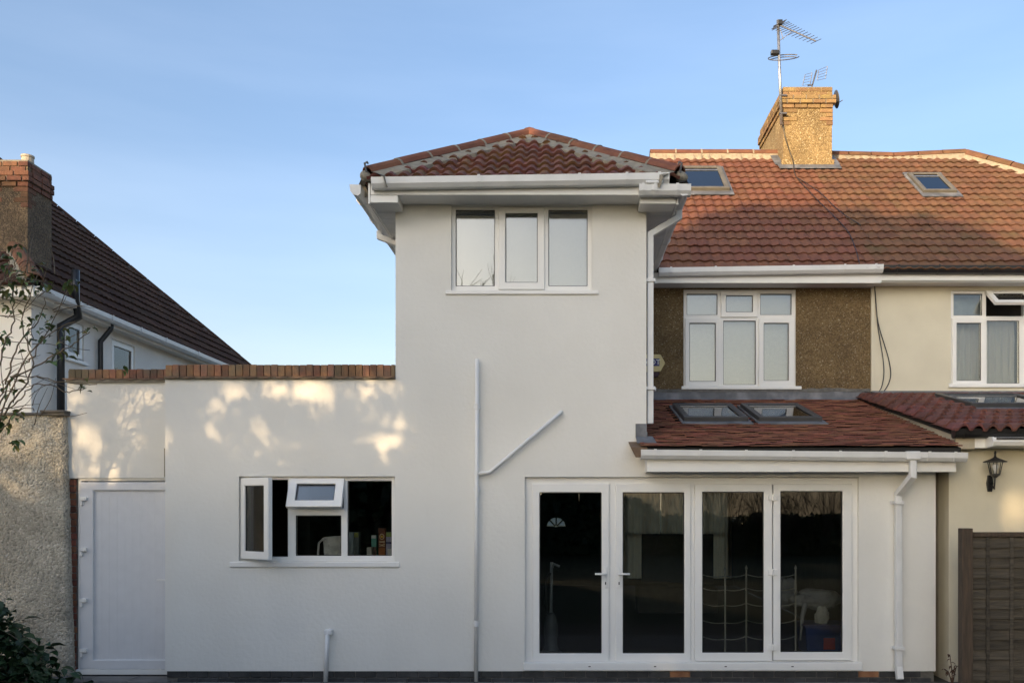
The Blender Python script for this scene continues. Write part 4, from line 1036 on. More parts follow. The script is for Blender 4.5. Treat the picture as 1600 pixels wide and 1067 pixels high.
# rough wall of the outhouse at the left edge
rw = thing('outhouse_wall', 'rough dirty cream rendered wall with ragged edge beside the white side door', 'wall', (-6.8, .25, 0))
YO = .25; zt = ZZ(649, YO)
b = B(); n = 46
vs0, vs1 = [], []
for i in range(n + 1):
    z = -.05 + (zt + .05) * i / n
    px_ = 113 - 12.5 * (i / n) ** .8 + 2.2 * noise.noise(Vector((0, 0, z * 5))) + (1.3 * noise.noise(Vector((3, 0, z * 22))))
    vs0.append((XX(px_, YO), YO, z)); vs1.append((XX(px_, YO) - .01, YO + .3, z))
g_ = []
m_ = 60
for i in range(n + 1):
    z = vs0[i][2]; row = []
    for j in range(m_ + 1):
        x = -9.5 + (vs0[i][0] + 9.5) * j / m_
        edge = max(0, (j - m_ * .9) / (m_ * .1))
        yy = YO + .022 * noise.noise(Vector((x * 2.2, 0, z * 3.0))) + .012 * noise.noise(Vector((x * 9, 2, z * 14))) + .03 * edge ** 3
        row.append(b.bm.verts.new((x, yy, z)))
    row.append(b.bm.verts.new((vs0[i][0] - .03, YO + .2, z)))
    g_.append(row)
for i in range(n):
    for j in range(m_ + 1): b.bm.faces.new((g_[i][j], g_[i][j + 1], g_[i + 1][j + 1], g_[i + 1][j]))
b.box(-9.5, XX(100, YO) - .02, YO + .05, 2.6, -.05, zt - .03)
b.out('rough_render', 'rough', rw, smooth=True)
b = B(); b.box(-9.5, XX(103, YO), YO - .03, YO + .32, zt, zt + .03); b.box(XX(66, YO), XX(104, YO), YO - .05, YO + .32, zt + .03, zt + .055); b.out('wall_capping', 'mortar_dark', rw, bevel=.006)

# =================================================================== FENCE
fn = thing('fence', 'brown weathered lap panel fence with a thick post at the right edge', 'fence', (4.9, -.7, 0))
YF = -.70
b = B(); b.box(XX(1500, YF), XX(1517, YF), YF - .05, YF + .05, -.2, ZZ(825, YF)); b.out('post', 'wood_brown', fn, bevel=.006)
px0, px1 = XX(1518, YF) + .004, XX(1518, YF) + 1.83
b = B(); b.box(px0, px1, YF - .035, YF + .035, ZZ(838, YF), ZZ(831, YF)); b.out('top_rail', 'wood_brown', fn, bevel=.004)
b = B(); b.box(px1 + .01, px1 + .13, YF - .06, YF + .06, -.2, ZZ(825, YF)); b.out('post', 'wood_brown', fn, bevel=.006)
rnd = random.Random(41); z = .04; ztop = ZZ(839, YF); i = 0
nbd = 15; hh = (ztop - .04) / nbd
for i in range(nbd):
    za = .04 + i * hh; b = B(); prev = None; nn = 22; ph = rnd.random() * 50
    for k_ in range(nn + 1):
        x = px0 + (px1 - px0) * k_ / nn
        lo_ = za + .010 * noise.noise(Vector((x * 2.5, ph, 0))) + .006 * noise.noise(Vector((x * 9, ph, 3)))
        ring = [b.bm.verts.new(p) for p in ((x, YF - .022, lo_), (x, YF + .003, za + hh + .03), (x, YF + .010, za + hh + .03), (x, YF - .006, lo_))]
        if prev:
            for q in range(4): b.bm.faces.new((prev[q], prev[(q + 1) % 4], ring[(q + 1) % 4], ring[q]))
        prev = ring
    b.out('board', 'wood_grey', fn)
for px_ in (1541, 1578, 1617, 1656, 1700):
    x = XX(px_, YF); b = B(); b.box(x - .016, x + .016, YF - .042, YF - .024, .03, ztop); b.out('batten', 'wood_grey', fn, bevel=.003)

# =================================================================== SMALL THINGS ON THE HOUSES
# main aerial
ax, ay = XX(1221, 5.94), 5.94
ta = thing('television_aerial', 'tall aerial mast strapped to the chimney with spiky antennas and a ring dipole', 'aerial', (ax, ay, ZZ(195, 5.94)))
b = B(); b.tube([(ax, ay, ZZ(195, ay)), (XX(1215.5, ay), ay, ZZ(32, ay))], .026, 8); b.out('mast', 'metal', ta, smooth=True)
mx_ = lambda px_, py: Vector((XX(px_, ay), ay, ZZ(py, ay)))
# yagi, seen obliquely: the boom runs right, toward the viewer and slightly down
def yagi(p0, p1, lens, el_dir, n, r=.008, er=.005, mtl='dull_metal'):
    p0, p1 = Vector(p0), Vector(p1)
    b = B(); b.tube([p0, p1], r, 6)
    b.out('boom', mtl, ta)
    b = B(); e = Vector(el_dir).normalized()
    for i in range(n):
        t = i / (n - 1); c = p0 + (p1 - p0) * (t ** 1.25); l_ = lens[0] + (lens[1] - lens[0]) * t
        b.tube([c - e * l_ / 2, c + e * l_ / 2], er, 4)
    b.out('elements', mtl, ta)
pa = mx_(1219, 40); pb = Vector((XX(1275, ay - .4), ay - .4, ZZ(65, ay - .4)))
yagi(pa, pb, (.44, .26), (.62, .3, .40), 13, r=.012)
b = B(); b.tube([mx_(1218, 64), mx_(1236, 54) + Vector((0, -.1, 0))], .006, 5); b.tube([mx_(1219, 46), mx_(1224, 62)], .006, 5); b.out('stay', 'dull_metal', ta)
yagi(mx_(1219, 36), mx_(1225, 20) + Vector((0, .5, 0)), (.34, .28), (.6, .3, .42), 6, r=.010)
b = B(); b.box(ax - .07, ax + .01, ay - .05, ay + .05, ZZ(40, ay), ZZ(33, ay)); b.out('mast_clamp', 'black', ta, bevel=.006)
# ring dipole
rc = mx_(1224, 91); b = B(); pts = []
for i in range(25):
    a = R(20 + 318 * i / 24); pts.append(rc + Vector((.265 * math.cos(a), .2 * math.sin(a) - .02, .14 * math.sin(a) + .03 * math.cos(a))))
b.tube(pts, .009, 6); pts2 = [rc + (p - rc) * .93 + Vector((0, 0, -.035)) for p in pts[:11]]; b.tube(pts2, .008, 6)
b.out('ring_dipole', 'dull_metal', ta, smooth=True)
b = B(); q = mx_(1211, 84); b.box(q.x - .075, q.x + .06, ay - .06, ay + .03, q.z - .03, q.z + .04); b.out('junction_box', 'black', ta, bevel=.01)
b = B()
for py in (150, 178): b.box(ax - .03, ax + .09, ay - .03, ay + .05, ZZ(py, ay) - .012, ZZ(py, ay) + .012)
b.out('bracket', 'dull_metal', ta)
# small aerial on top of the stack
sa = thing('rooftop_aerial', 'small grid aerial lying on top of the brick chimney', 'aerial', (4.33, 6.6, ctop))
def P6(px_, py, Y=6.4): return Vector((XX(px_, Y), Y, ZZ(py, Y)))
b = B(); b.tube([P6(1268, 138), P6(1276, 110)], .014, 6); b.tube([P6(1262, 134), P6(1270, 133)], .014, 6); b.out('mast', 'dull_metal', sa)
for x0, x1 in ((1254, 1266), (1277, 1290)):
    b = B(); a, c, d_, e = P6(x0, 134 if x0 < 1260 else 126), P6(x0 + (4 if x0 < 1260 else 2), 117 if x0 < 1260 else 110), P6(x1, 132 if x0 < 1260 else 123), P6(x1 + 3, 114 if x0 < 1260 else 104)
    b.tube([a, c], .008, 4); b.tube([d_, e], .008, 4)
    for t in (.0, .25, .5, .75, 1): b.tube([a.lerp(c, t), d_.lerp(e, t)], .004, 4)
    b.out('reflector_grid', 'metal', sa)
# small dish at the stack's right side
sd_ = thing('satellite_dish', 'small dark dish edge-on at the right side of the chimney top', 'satellite dish', (4.75, 6.25, ZZ(155, 6.2)))
c = Vector((XX(1304, 6.2), 6.2, ZZ(156, 6.2)))
b = B(); b.lathe((0, 0, 0), [(.01, 0), (.08, .006), (.15, .03), (.155, .034), (.15, .036), (.08, .014), (.01, .008)], 20)
b.xf(Matrix.Translation(c) @ Matrix.Rotation(R(80), 4, 'Y') @ Matrix.Rotation(R(0), 4, 'X') @ Matrix.Diagonal((1, 1, 1, 1))); b.out('dish', 'dull_metal', sd_, smooth=True)
b = B(); b.tube([(chw[2] + .0, 6.2, c.z - .02), c], .015, 6); b.tube([c + Vector((0, 0, -.1)), c + Vector((.13, -.05, -.03))], .007, 5); b.out('dish_arm', 'dull_metal', sd_)

def cable(label, pts, r=.009, name='cable'):
    P = [Vector(p) for p in pts]; sm = []
    for i in range(len(P) - 1):
        p0, p1, p2, p3 = P[max(0, i - 1)], P[i], P[i + 1], P[min(len(P) - 1, i + 2)]
        for k_ in range(6):
            t = k_ / 6
            sm.append(.5 * ((2 * p1) + (p2 - p0) * t + (2 * p0 - 5 * p1 + 4 * p2 - p3) * t * t + (3 * p1 - p0 - 3 * p2 + p3) * t ** 3))
    sm.append(P[-1])
    o = B().tube(sm, r, 5).out(name, 'black', None, smooth=True); tag(o, label, 'cable'); return o
def onroof(px_, py, h=.10):
    # point on the main rear slope (raised by h) that the photo shows there
    s_ = (VY - py) / F
    Y = (CZ + s_ * -CY - (MZ - MT * ME + h)) / (MT - s_)
    return (XX(px_, Y), Y, MZ + MT * (Y - ME) + h)
cable('thin black cable hanging down the chimney face and across the roof tiles to the gutter', [(XX(1222, 5.95), 5.95, ZZ(182, 5.95)), (XX(1226, 5.95), 5.93, ZZ(215, 5.95)), (XX(1238, 5.95), 5.92, ZZ(252, 5.95)), onroof(1243, 274), onroof(1268, 303), onroof(1300, 335), onroof(1325, 362), onroof(1337, 390), onroof(1343, 412)], .0065)
cable('thin black cable on the tiles, splitting off beside the longer aerial cable', [onroof(1246, 278), onroof(1280, 300), onroof(1312, 330), onroof(1345, 352)], .006)
cable('long loop of black cable hanging on the cream wall, swinging widest right', [(XX(1366, 2.66), 2.66, ZZ(424, 2.66)), (XX(1367, 2.96), 2.955, ZZ(455, 2.95)), (XX(1372, 2.97), 2.965, ZZ(505, 2.97)), (XX(1388, 2.97), 2.965, ZZ(560, 2.97)), (XX(1391, 2.97), 2.965, ZZ(590, 2.97)), (XX(1380, 2.97), 2.96, ZZ(612, 2.97)), (XX(1366, 2.92), 2.9, ZZ(618, 2.92))], .0075)
cable('straighter black cable hanging on the cream wall inside the wider loop', [(XX(1367, 2.96), 2.945, ZZ(455, 2.95)), (XX(1371, 2.97), 2.955, ZZ(510, 2.97)), (XX(1379, 2.97), 2.955, ZZ(560, 2.97)), (XX(1380, 2.97), 2.955, ZZ(590, 2.97)), (XX(1372, 2.97), 2.95, ZZ(612, 2.97)), (XX(1350, 2.92), 2.9, ZZ(612, 2.92))], .007)

# alarm box
al = thing('alarm_box', 'six sided cream alarm box on brown pebbledash beside the white downpipe', 'alarm box', (XX(1021, 2.9), 2.97, ZZ(573, 2.9)))
YA = 2.93; cx, cz_ = XX(1020.5, YA), ZZ(567, YA); sx, sz = XX(1039.5, YA) - cx, ZZ(553.5, YA) - cz_
hexp = [(cx + sx * a, cz_ + sz * c_) for a, c_ in ((1, 0), (.60, 1), (-.60, 1), (-1, 0), (-.60, -1), (.60, -1))]
b = B(); b.hexa([(p[0], YA, p[1]) for p in hexp], [(cx + (p[0] - cx) * 1.04, YA + .065, cz_ + (p[1] - cz_) * 1.04) for p in hexp]); b.out('case', 'alarm', al, bevel=.006)
b = B(); b.hexa([(cx - sx * .55, YA, cz_ - sz * 1.05), (cx + sx * .55, YA, cz_ - sz * 1.05), (cx + sx * .4, YA, cz_ - sz * 1.6), (cx - sx * .4, YA, cz_ - sz * 1.6)], [(cx - sx * .55, YA + .06, cz_ - sz * 1.05), (cx + sx * .55, YA + .06, cz_ - sz * 1.05), (cx + sx * .4, YA + .06, cz_ - sz * 1.6), (cx - sx * .4, YA + .06, cz_ - sz * 1.6)]); b.out('strobe', plain('dark_maroon', (.05, .02, .03)), al, bevel=.008)
b = B(); b.box(cx - sx * .60, cx + sx * .52, YA - .003, YA - .0005, cz_ - sz * .36, cz_ + sz * .50); b.out('badge', 'blue', al)
fc = bpy.data.curves.new('lettering', 'FONT'); fc.body = 'ADT'; fc.size = .105; fc.extrude = .001; fc.align_x = 'CENTER'; fc.align_y = 'CENTER'; fc.resolution_u = 3
tmp = bpy.data.objects.new('lettering', fc); sc.collection.objects.link(tmp)
dg = bpy.context.evaluated_depsgraph_get(); me = bpy.data.meshes.new_from_object(tmp.evaluated_get(dg)); bpy.data.objects.remove(tmp)
me.materials.clear(); me.materials.append(M['white'])
me.transform(Matrix.Translation((cx - .005, YA - .005, cz_ + sz * .05)) @ Matrix.Rotation(R(90), 4, 'X'))
o = bpy.data.objects.new('lettering', me); sc.collection.objects.link(o); link(o, al)

# =================================================================== BEHIND THE GLASS
b = B(); x0, x1 = XX(1069, 3.2), XX(1243, 3.2); b.box(x0, x1, 3.20, 3.215, ZZ(604, 3.2), ZZ(450, 3.2)); tag(b.out('blind_or_sky_sheet', 'blind'), 'pale closed blind behind the six paned window in the brown wall', 'blind')
for lab, p0, p1, pt in (('pale sheet standing in for mirrored sky behind the left pane of the top window over the parapet', 700, 778, 338.5), ('narrow pale sheet standing in for mirrored sky behind the middle sash of the top window', 781, 852, 336.5), ('pale sheet standing in for mirrored sky behind the right pane of the top window', 854, 928, 335.5)):
    b = B(); b.box(XX(p0, .2), XX(p1, .2), .195, .205, ZZ(462, .2), ZZ(pt, .2) - .0); b.tube([(XX(p0, .2), .21, ZZ(pt, .2)), (XX(p1, .2), .21, ZZ(pt, .2))], .012, 8)
    tag(b.out('blind_or_sky_sheet', 'blind'), lab, 'blind', 'pale sky sheets in the top window')  # pale sheet added for the sky's reflection, top gap for the soffit's
b = B(); b.box(XT0 + .26, XT1 - .26, .5, 2.9, 2.5, 5.0); b = B(); b.box(XT0 + .26, XT1 - .26, 1.2, 1.25, 3.5, 5.0); b.out('room_wall', 'inside', house)
# neighbour nets
b = B(); wavy(b, XX(1490, 3.2), XX(1585, 3.2), ZZ(603, 3.2), ZZ(498, 3.2), 3.22, .018, .09, 3); nc_ = tag(b.out('net_curtain', 'net', None, smooth=True, fix=False), 'white net curtain in the neighbour window with the open top sash', 'curtain')
b = B(); b.box(XX(1488, 3.2), XX(1537, 3.2), 3.24, 3.25, ZZ(496, 3.2), ZZ(456, 3.2)); tag(b.out('blind_or_sky_sheet', plain('blue_grey_blind', (.30, .36, .42))), 'blue grey blind behind the small top left pane of the neighbour window', 'blind')
b = B(); b.box(5.5, 7.6, 3.6, 3.65, 3.2, 5.0); b.out('room_wall', 'inside', nh)
# far curtains in the long room
b = B(); wavy(b, fw[0] - .1, fw[0] + .78, .3, 2.2, 9.8, .03, .12, 5); tag(b.out('curtain', 'curtain', None, smooth=True, fix=False), 'sheer curtain at the far window seen through the second patio door', 'curtain')
b = B(); wavy(b, fw[0] + .80, fw[2] + .1, .3, 2.2, 9.82, .025, .10, 6); tag(b.out('curtain', 'curtain', None, smooth=True, fix=False), 'sheer curtain at the far window seen between the second and third patio doors', 'curtain')
# television and stand
tv = thing('television', 'large black television on a dark cabinet behind the second patio door', 'television', (1.75, 5.2, .14))
b = B(); b.box(1.28, 2.45, 5.0, 5.05, .62, ZZ(834, 5.0)); b.out('screen', 'black', tv, bevel=.01)
b = B(); b.box(1.2, 2.5, 4.9, 5.3, .14, .55); b.box(1.7, 2.05, 5.0, 5.1, .55, .62); b.out('cabinet', 'inside', tv, bevel=.01)
# vacuum cleaner
vx, vy = XX(861, .75), .75
vc = thing('vacuum_cleaner', 'upright grey vacuum cleaner standing behind the first patio door', 'vacuum cleaner', (vx, vy, .14))
b = B(); b.lathe((vx, vy, .14), [(.09, 0), (.1, .06), (.075, .12), (.07, .2), (.08, .22), (.08, .36), (.07, .40), (.055, .46), (.03, .50)], 16); b.out('body', plain('vacuum_grey', (.16, .17, .18), .35), vc, smooth=True)
b = B(); b.box(vx - .13, vx + .13, vy - .28, vy - .05, .145, .21); b.out('cleaning_head', plain('vacuum_grey', (.16, .17, .18), .35), vc, bevel=.02)
b = B(); b.tube([(vx, vy, .6), (vx + .005, vy + .02, 1.22)], .017, 10); b.out('wand', plain('vacuum_silver', (.4, .42, .43), .3), vc, smooth=True)
b = B(); b.tube([(vx, vy + .02, 1.12), (vx + .03, vy, 1.2), (vx + .1, vy, 1.17)], .014, 8); b.out('handle', plain('vacuum_silver', (.4, .42, .43), .3), vc, smooth=True)
b = B(); b.tube([(vx - .03, vy, .55), (vx - .07, vy, .8), (vx - .06, vy, 1.0), (vx - .01, vy, 1.1)], .018, 8); b.out('hose', 'black', vc, smooth=True)
# folding rack
fr_ = thing('folding_rack', 'folding zigzag metal rack standing behind the third patio door', 'rack', (2.1, .9, .14))
xs = [XX(1099, .85), XX(1133, .75), XX(1166, 1.0), XX(1203, .75), XX(1243, 1.0)]; ys = [1.0, .75, 1.0, .75, 1.0]
rk = plain('rack_enamel', (.45, .42, .37), .4)
for x, y in zip(xs, ys):
    b = B(); b.tube([(x, y, .145), (x, y, 1.12)], .011, 6); b.lathe((x, y, 1.12), [(.011, 0), (.018, .012), (.012, .03), (.003, .05)], 8); b.out('post', rk, fr_)
for i in range(4):
    for z in (.33, .52, .72, .9, 1.06):
        b = B(); pts = [Vector((xs[i] + (xs[i + 1] - xs[i]) * t, ys[i] + (ys[i + 1] - ys[i]) * t, z - .02 * math.sin(math.pi * t))) for t in (0, .25, .5, .75, 1)]
        b.tube(pts, .006, 5); b.out('rail', rk, fr_)
# clothes heap, bag and crate
def lump(name, c, r, seed, material, label, cat, amp=.35):
    bm = bmesh.new(); bmesh.ops.create_icosphere(bm, subdivisions=4, radius=1)
    for v in bm.verts:
        n_ = v.co.copy(); f_ = 1 + amp * noise.noise(n_ * 1.4 + Vector((seed, 0, 0))) + amp * .5 * noise.noise(n_ * 4 + Vector((0, seed, 0))) + amp * .2 * abs(noise.noise(n_ * 9))
        v.co = Vector((n_.x * r[0], n_.y * r[1], n_.z * r[2])) * f_
    bm.transform(Matrix.Translation(c)); t = B(); t.bm = bm
    return tag(t.out(name, material, None, smooth=True), label, cat)
lump('clothes', (XX(1275, 1.1), 1.1, ZZ(935, 1.1)), (.27, .2, .13), 2, 'shirt', 'crumpled grey clothes heaped up behind the rightmost patio door', 'clothes')
lump('clothes', (XX(1228, 1.3), 1.3, ZZ(925, 1.3)), (.14, .12, .17), 5, 'shirt', 'pale grey garment draped behind the rack post in the rightmost patio door', 'clothes')
lump('carrier_bag', (XX(1284, .95), .95, ZZ(962, .95)), (.075, .07, .12), 8, 'shirt_white', 'small white bag standing on the blue crate below the clothes', 'bag', .25)
b = B(); b.tube([(XX(1262, 1.0), 1.0, ZZ(930, 1.0)), (XX(1254, .95), .95, ZZ(960, .95)), (XX(1250, .92), .92, ZZ(1000, .92))], .04, 8, r1=.012); tag(b.out('sleeve', 'shirt', None, smooth=True), 'grey sleeve trailing down from the clothes heap behind the rightmost patio door', 'clothes')
cr_ = thing('storage_crate', 'dark blue storage crate with a red sticker behind the rightmost patio door', 'crate', (XX(1290, .9), .9, .14))
bx = (XX(1258, .8), XX(1325, .8))
b = B(); b.hexa([(bx[0] + .03, .82, .145), (bx[1] - .03, .82, .145), (bx[1] - .03, 1.2, .145), (bx[0] + .03, 1.2, .145)], [(bx[0], .8, .47), (bx[1], .8, .47), (bx[1], 1.22, .47), (bx[0], 1.22, .47)]); b.out('tub', plain('crate_blue', (.02, .05, .2), .4), cr_, bevel=.015)
b = B(); b.box(bx[0] - .012, bx[1] + .012, .788, 1.23, .465, .49); b.out('rim', plain('crate_blue', (.02, .05, .2), .4), cr_, bevel=.006)
b = B(); b.box(XX(1287, .79), XX(1305, .79), .79, .797, ZZ(1014, .8), ZZ(996, .8)); b.out('sticker', plain('sticker_red', (.35, .03, .025), .5), cr_)
# kitchen worktop and groceries
b = B(); b.box(-3.9, XX(628), .32, .62, ZZ(872, .35) - .05, ZZ(872, .35)); b.out('worktop', 'inside', house, bevel=.005)
zw = ZZ(872, .35) + .001
pb = thing('paper_bag', 'crumpled white paper bag on the worktop behind the lower middle pane', 'bag', (XX(520, .42), .42, zw))
b = B(); x0, x1, zt_ = XX(504, .42), XX(541, .42), ZZ(838, .42)
rnd = random.Random(3)
def ringpts(z, s, j): return [(x0 + (x1 - x0) * u + rnd.uniform(-j, j) + s * (u - .5) * .2, .36 + .12 * v + rnd.uniform(-j, j), z + rnd.uniform(-j, j)) for u, v in ((.15, 0), (.35, -.1), (.6, .02), (.85, -.08), (1, 0), (1, 1), (.5, 1.05), (.15, 1))]
rings = [[b.bm.verts.new(p) for p in ringpts(z_, s_, j_)] for z_, s_, j_ in ((zw, 0, .002), (zw + .06, .1, .006), (zw + .12, .2, .008), (zt_ - .02, .3, .009), (zt_, .1, .012))]
for a, c in zip(rings, rings[1:]):
    for k_ in range(8): b.bm.faces.new((a[k_], a[(k_ + 1) % 8], c[(k_ + 1) % 8], c[k_]))
b.bm.faces.new(list(reversed(rings[0]))); b.bm.faces.new(rings[-1]); b.out('bag_body', 'paperbag', pb)
b = B(); b.tube([(x0 + .03, .34, zt_ - .02), (x0 - .02, .34, zt_ - .07), (x0 - .03, .34, zw + .02)], .012, 5); b.out('bag_handle', 'paperbag', pb)
def carton(p0, p1, pt, y, dep, col, label, deco=()):
    t = thing('food_carton', label, 'carton', ((XX(p0, y) + XX(p1, y)) / 2, y + dep / 2, zw))
    x0, x1, z1 = XX(p0, y), XX(p1, y), ZZ(pt, y)
    B().box(x0, x1, y, y + dep, zw, z1).out('carton_box', col, t, bevel=.003)
    for (u0, v0, u1, v1, c_) in deco:
        B().box(x0 + (x1 - x0) * u0, x0 + (x1 - x0) * u1, y - .0015, y - .0003, zw + (z1 - zw) * v0, zw + (z1 - zw) * v1).out('print', c_, t)
    return t, x0, x1, z1
carton(544, 552, 831, .44, .1, plain('carton_grey', (.3, .36, .37)), 'tall grey blue carton at the left of the right kitchen pane', [(0.1, 0, .9, .12, plain('carton_orange', (.4, .18, .06)))])
carton(552.5, 561, 831, .46, .1, plain('carton_dim', (.10, .12, .11)), 'dark olive carton touching the grey blue carton in the kitchen window', [(.1, .8, .9, .98, plain('carton_olive', (.2, .22, .05)))])
carton(573, 580.5, 855, .40, .08, plain('carton_cream', (.55, .52, .42)), 'small cream carton, lowest in front of the kitchen window carton row')
carton(580, 588, 836, .50, .09, plain('carton_green', (.12, .36, .28)), 'green and white carton rising behind the small cream carton', [(.05, .86, .95, 1, plain('carton_white', (.6, .6, .58))), (0, 0, 1, .48, plain('carton_darkbrown', (.10, .05, .03)))])
t_, x0, x1, z1 = carton(591.5, 602, 825, .40, .07, plain('cereal_brown', (.15, .045, .02)), 'tall brown cereal carton with orange rings and lettering in the kitchen window', [(.05, .02, .95, .12, plain('carton_orange', (.4, .18, .06))), (.02, .12, .98, .34, plain('cereal_orange', (.28, .09, .02)))])
b = B(); c_ = Vector(((x0 + x1) / 2, .398, zw + (z1 - zw) * .72)); 
b.tube([c_ + Vector((.024 * math.cos(a), 0, .03 * math.sin(a))) for a in [i * math.pi / 6 for i in range(13)]], .0035, 4); b.out('print', plain('cereal_cream', (.6, .45, .28)), t_)
b = B(); b.lathe((0, 0, 0), [(.001, 0), (.014, .001), (.014, .003), (.001, .004)], 12); b.xf(Matrix.Translation(c_) @ Matrix.Rotation(R(90), 4, 'X')); b.out('print', plain('cereal_gold', (.5, .32, .04)), t_)
b = B()
for q, zz in enumerate((.40, .46, .52, .57)): b.tube([(x0 + .006, .398, zw + (z1 - zw) * zz), ((x0 + x1) / 2, .398, zw + (z1 - zw) * (zz + .02 * (-1) ** q)), (x1 - .006, .398, zw + (z1 - zw) * zz)], .004, 4)
b.out('print', plain('cereal_cream', (.6, .45, .28)), t_)
carton(603, 614, 831, .42, .07, plain('carton_lilac', (.36, .36, .50)), 'lilac and white carton with a green top, rightmost in the kitchen window', [(0, .82, 1, 1, plain('carton_lime', (.28, .36, .12))), (.0, .55, 1, .62, plain('carton_navy', (.06, .06, .16))), (.25, .08, .8, .35, plain('carton_white', (.6, .6, .58)))])

# =================================================================== PLANTS
def leaf_mesh(name, L, W_, material, fold=.25, curl=.25):
    bm = bmesh.new()
    c = [(0, 0, 0), (0, L * .35, L * .06), (0, L * .7, L * .04), (0, L, -L * curl * .4)]
    l = [(-W_ * .5, L * .32, W_ * fold), (-W_ * .36, L * .68, W_ * fold * .8)]; r = [(W_ * .5, L * .32, W_ * fold), (W_ * .36, L * .68, W_ * fold * .8)]
    cv_ = [bm.verts.new(p) for p in c]; lv = [bm.verts.new(p) for p in l]; rv = [bm.verts.new(p) for p in r]
    bm.faces.new((cv_[0], cv_[1], lv[0])); bm.faces.new((cv_[1], cv_[2], lv[1], lv[0])); bm.faces.new((cv_[2], cv_[3], lv[1]))
    bm.faces.new((cv_[0], rv[0], cv_[1])); bm.faces.new((cv_[1], rv[0], rv[1], cv_[2])); bm.faces.new((cv_[2], rv[1], cv_[3]))
    me = bpy.data.meshes.new(name); bm.to_mesh(me); bm.free(); me.materials.append(M[material])
    for p in me.polygons: p.use_smooth = True
    return me
def place_leaf(parent, meshes, p, rnd, s=1.0, droop=.6, face=None):
    az = rnd.uniform(0, 2 * math.pi)
    m = Matrix.Translation(p) @ Matrix.Rotation(az, 4, 'Z') @ Matrix.Rotation(-rnd.uniform(-.2, droop + .5), 4, 'X') @ Matrix.Rotation(rnd.uniform(-.7, .7), 4, 'Y') @ Matrix.Scale(s * rnd.uniform(.7, 1.25), 4)
    return put('leaf', rnd.choice(meshes), m, parent)

def curve_pts(P, n=7):
    P = [Vector(p) for p in P]; out = []
    for i in range(len(P) - 1):
        p0, p1, p2, p3 = P[max(0, i - 1)], P[i], P[i + 1], P[min(len(P) - 1, i + 2)]
        for k_ in range(n):
            t = k_ / n
            out.append(.5 * ((2 * p1) + (p2 - p0) * t + (2 * p0 - 5 * p1 + 4 * p2 - p3) * t * t + (3 * p1 - p0 - 3 * p2 + p3) * t ** 3))
    out.append(P[-1]); return out

# climbing rose-like shrub at the left edge: long arching stems
cs = thing('climbing_shrub', 'sparse leggy shrub with arching thin stems at the left edge above the rough wall', 'shrub', (-6.4, -.7, 0))
lv1 = [leaf_mesh('leaf', .095, .05, 'leaf'), leaf_mesh('leaf', .08, .04, 'leaf', .4, .6), leaf_mesh('leaf', .08, .042, 'leaf_yellow', .2, .4), leaf_mesh('leaf', .09, .045, 'leaf', .15, .8)]
rnd = random.Random(77); YS = -.7
def sp_(px_, py, dy=0): return (XX(px_, YS + dy), YS + dy, ZZ(py, YS + dy))
stems = [
    [sp_(-60, 1040), sp_(-50, 800), sp_(-25, 690), sp_(20, 590, .1), sp_(60, 545, .1), sp_(112, 440, .2)],
    [sp_(-60, 1040), sp_(-45, 820), sp_(-30, 720), sp_(10, 640), sp_(50, 580), sp_(35, 500), sp_(60, 430)],
    [sp_(-45, 830), sp_(-20, 680), sp_(10, 600), sp_(45, 588), sp_(100, 597), sp_(152, 601, .15)],
    [sp_(-45, 830), sp_(-10, 660), sp_(20, 632), sp_(60, 600), sp_(105, 612), sp_(135, 606)],
    [sp_(-30, 720), sp_(0, 560), sp_(22, 500), sp_(18, 440), sp_(30, 395)],
    [sp_(-30, 720), sp_(5, 640), sp_(40, 560), sp_(80, 520), sp_(120, 500)],
    [sp_(-20, 680), sp_(5, 670), sp_(30, 640), sp_(55, 640)],
    [sp_(10, 600), sp_(28, 540), sp_(62, 500), sp_(70, 465)],
    [sp_(20, 590), sp_(70, 565), sp_(110, 540), sp_(140, 520)],
    [sp_(-30, 720), sp_(-5, 480), sp_(8, 430), sp_(22, 380)],
]
for i, st in enumerate(stems):
    cp = curve_pts(st); cp = [p + Vector((rnd.uniform(-.012, .012), rnd.uniform(-.02, .02), rnd.uniform(-.012, .012))) for p in cp]
    B().tube(cp, .014 if i < 2 else .009, 5, r1=.004).out('stem', 'stem', cs, smooth=True)
for i in range(48):
    hx, hy = rnd.uniform(-10, 95), rnd.uniform(420, 670); a = rnd.uniform(-.4, 1.9); l_ = rnd.uniform(25, 70)
    cp = curve_pts([sp_(hx, hy, rnd.uniform(-.1, .2)), sp_(hx + l_ * .5 * math.cos(a) + rnd.uniform(-6, 6), hy - l_ * .5 * math.sin(a), rnd.uniform(-.1, .2)), sp_(hx + l_ * math.cos(a), hy - l_ * math.sin(a) + rnd.uniform(-8, 8), rnd.uniform(-.1, .2))], 4)
    B().tube(cp, .005, 4, r1=.002).out('stem', 'stem', cs, smooth=True)
hot = [(62, 505, 26, 16), (70, 545, 30, 10), (30, 440, 22, 16), (65, 430, 20, 6), (110, 440, 9, 6), (15, 470, 20, 12), (10, 410, 14, 8), (25, 385, 10, 4), (15, 600, 18, 7), (25, 650, 12, 6), (5, 660, 14, 8), (22, 690, 8, 4), (100, 545, 16, 6), (138, 515, 8, 3), (140, 600, 14, 3), (5, 530, 14, 8), (70, 450, 10, 5), (100, 520, 10, 4), (190, 575, 5, 2)]
for (hx, hy, hr_, n_) in hot:
    for k_ in range(int(n_ * 1.75)):
        a = rnd.uniform(0, 6.28); q = hr_ * math.sqrt(rnd.random())
        place_leaf(cs, lv1, Vector(sp_(hx + q * math.cos(a), hy + q * math.sin(a), rnd.uniform(-.12, .25))), rnd)
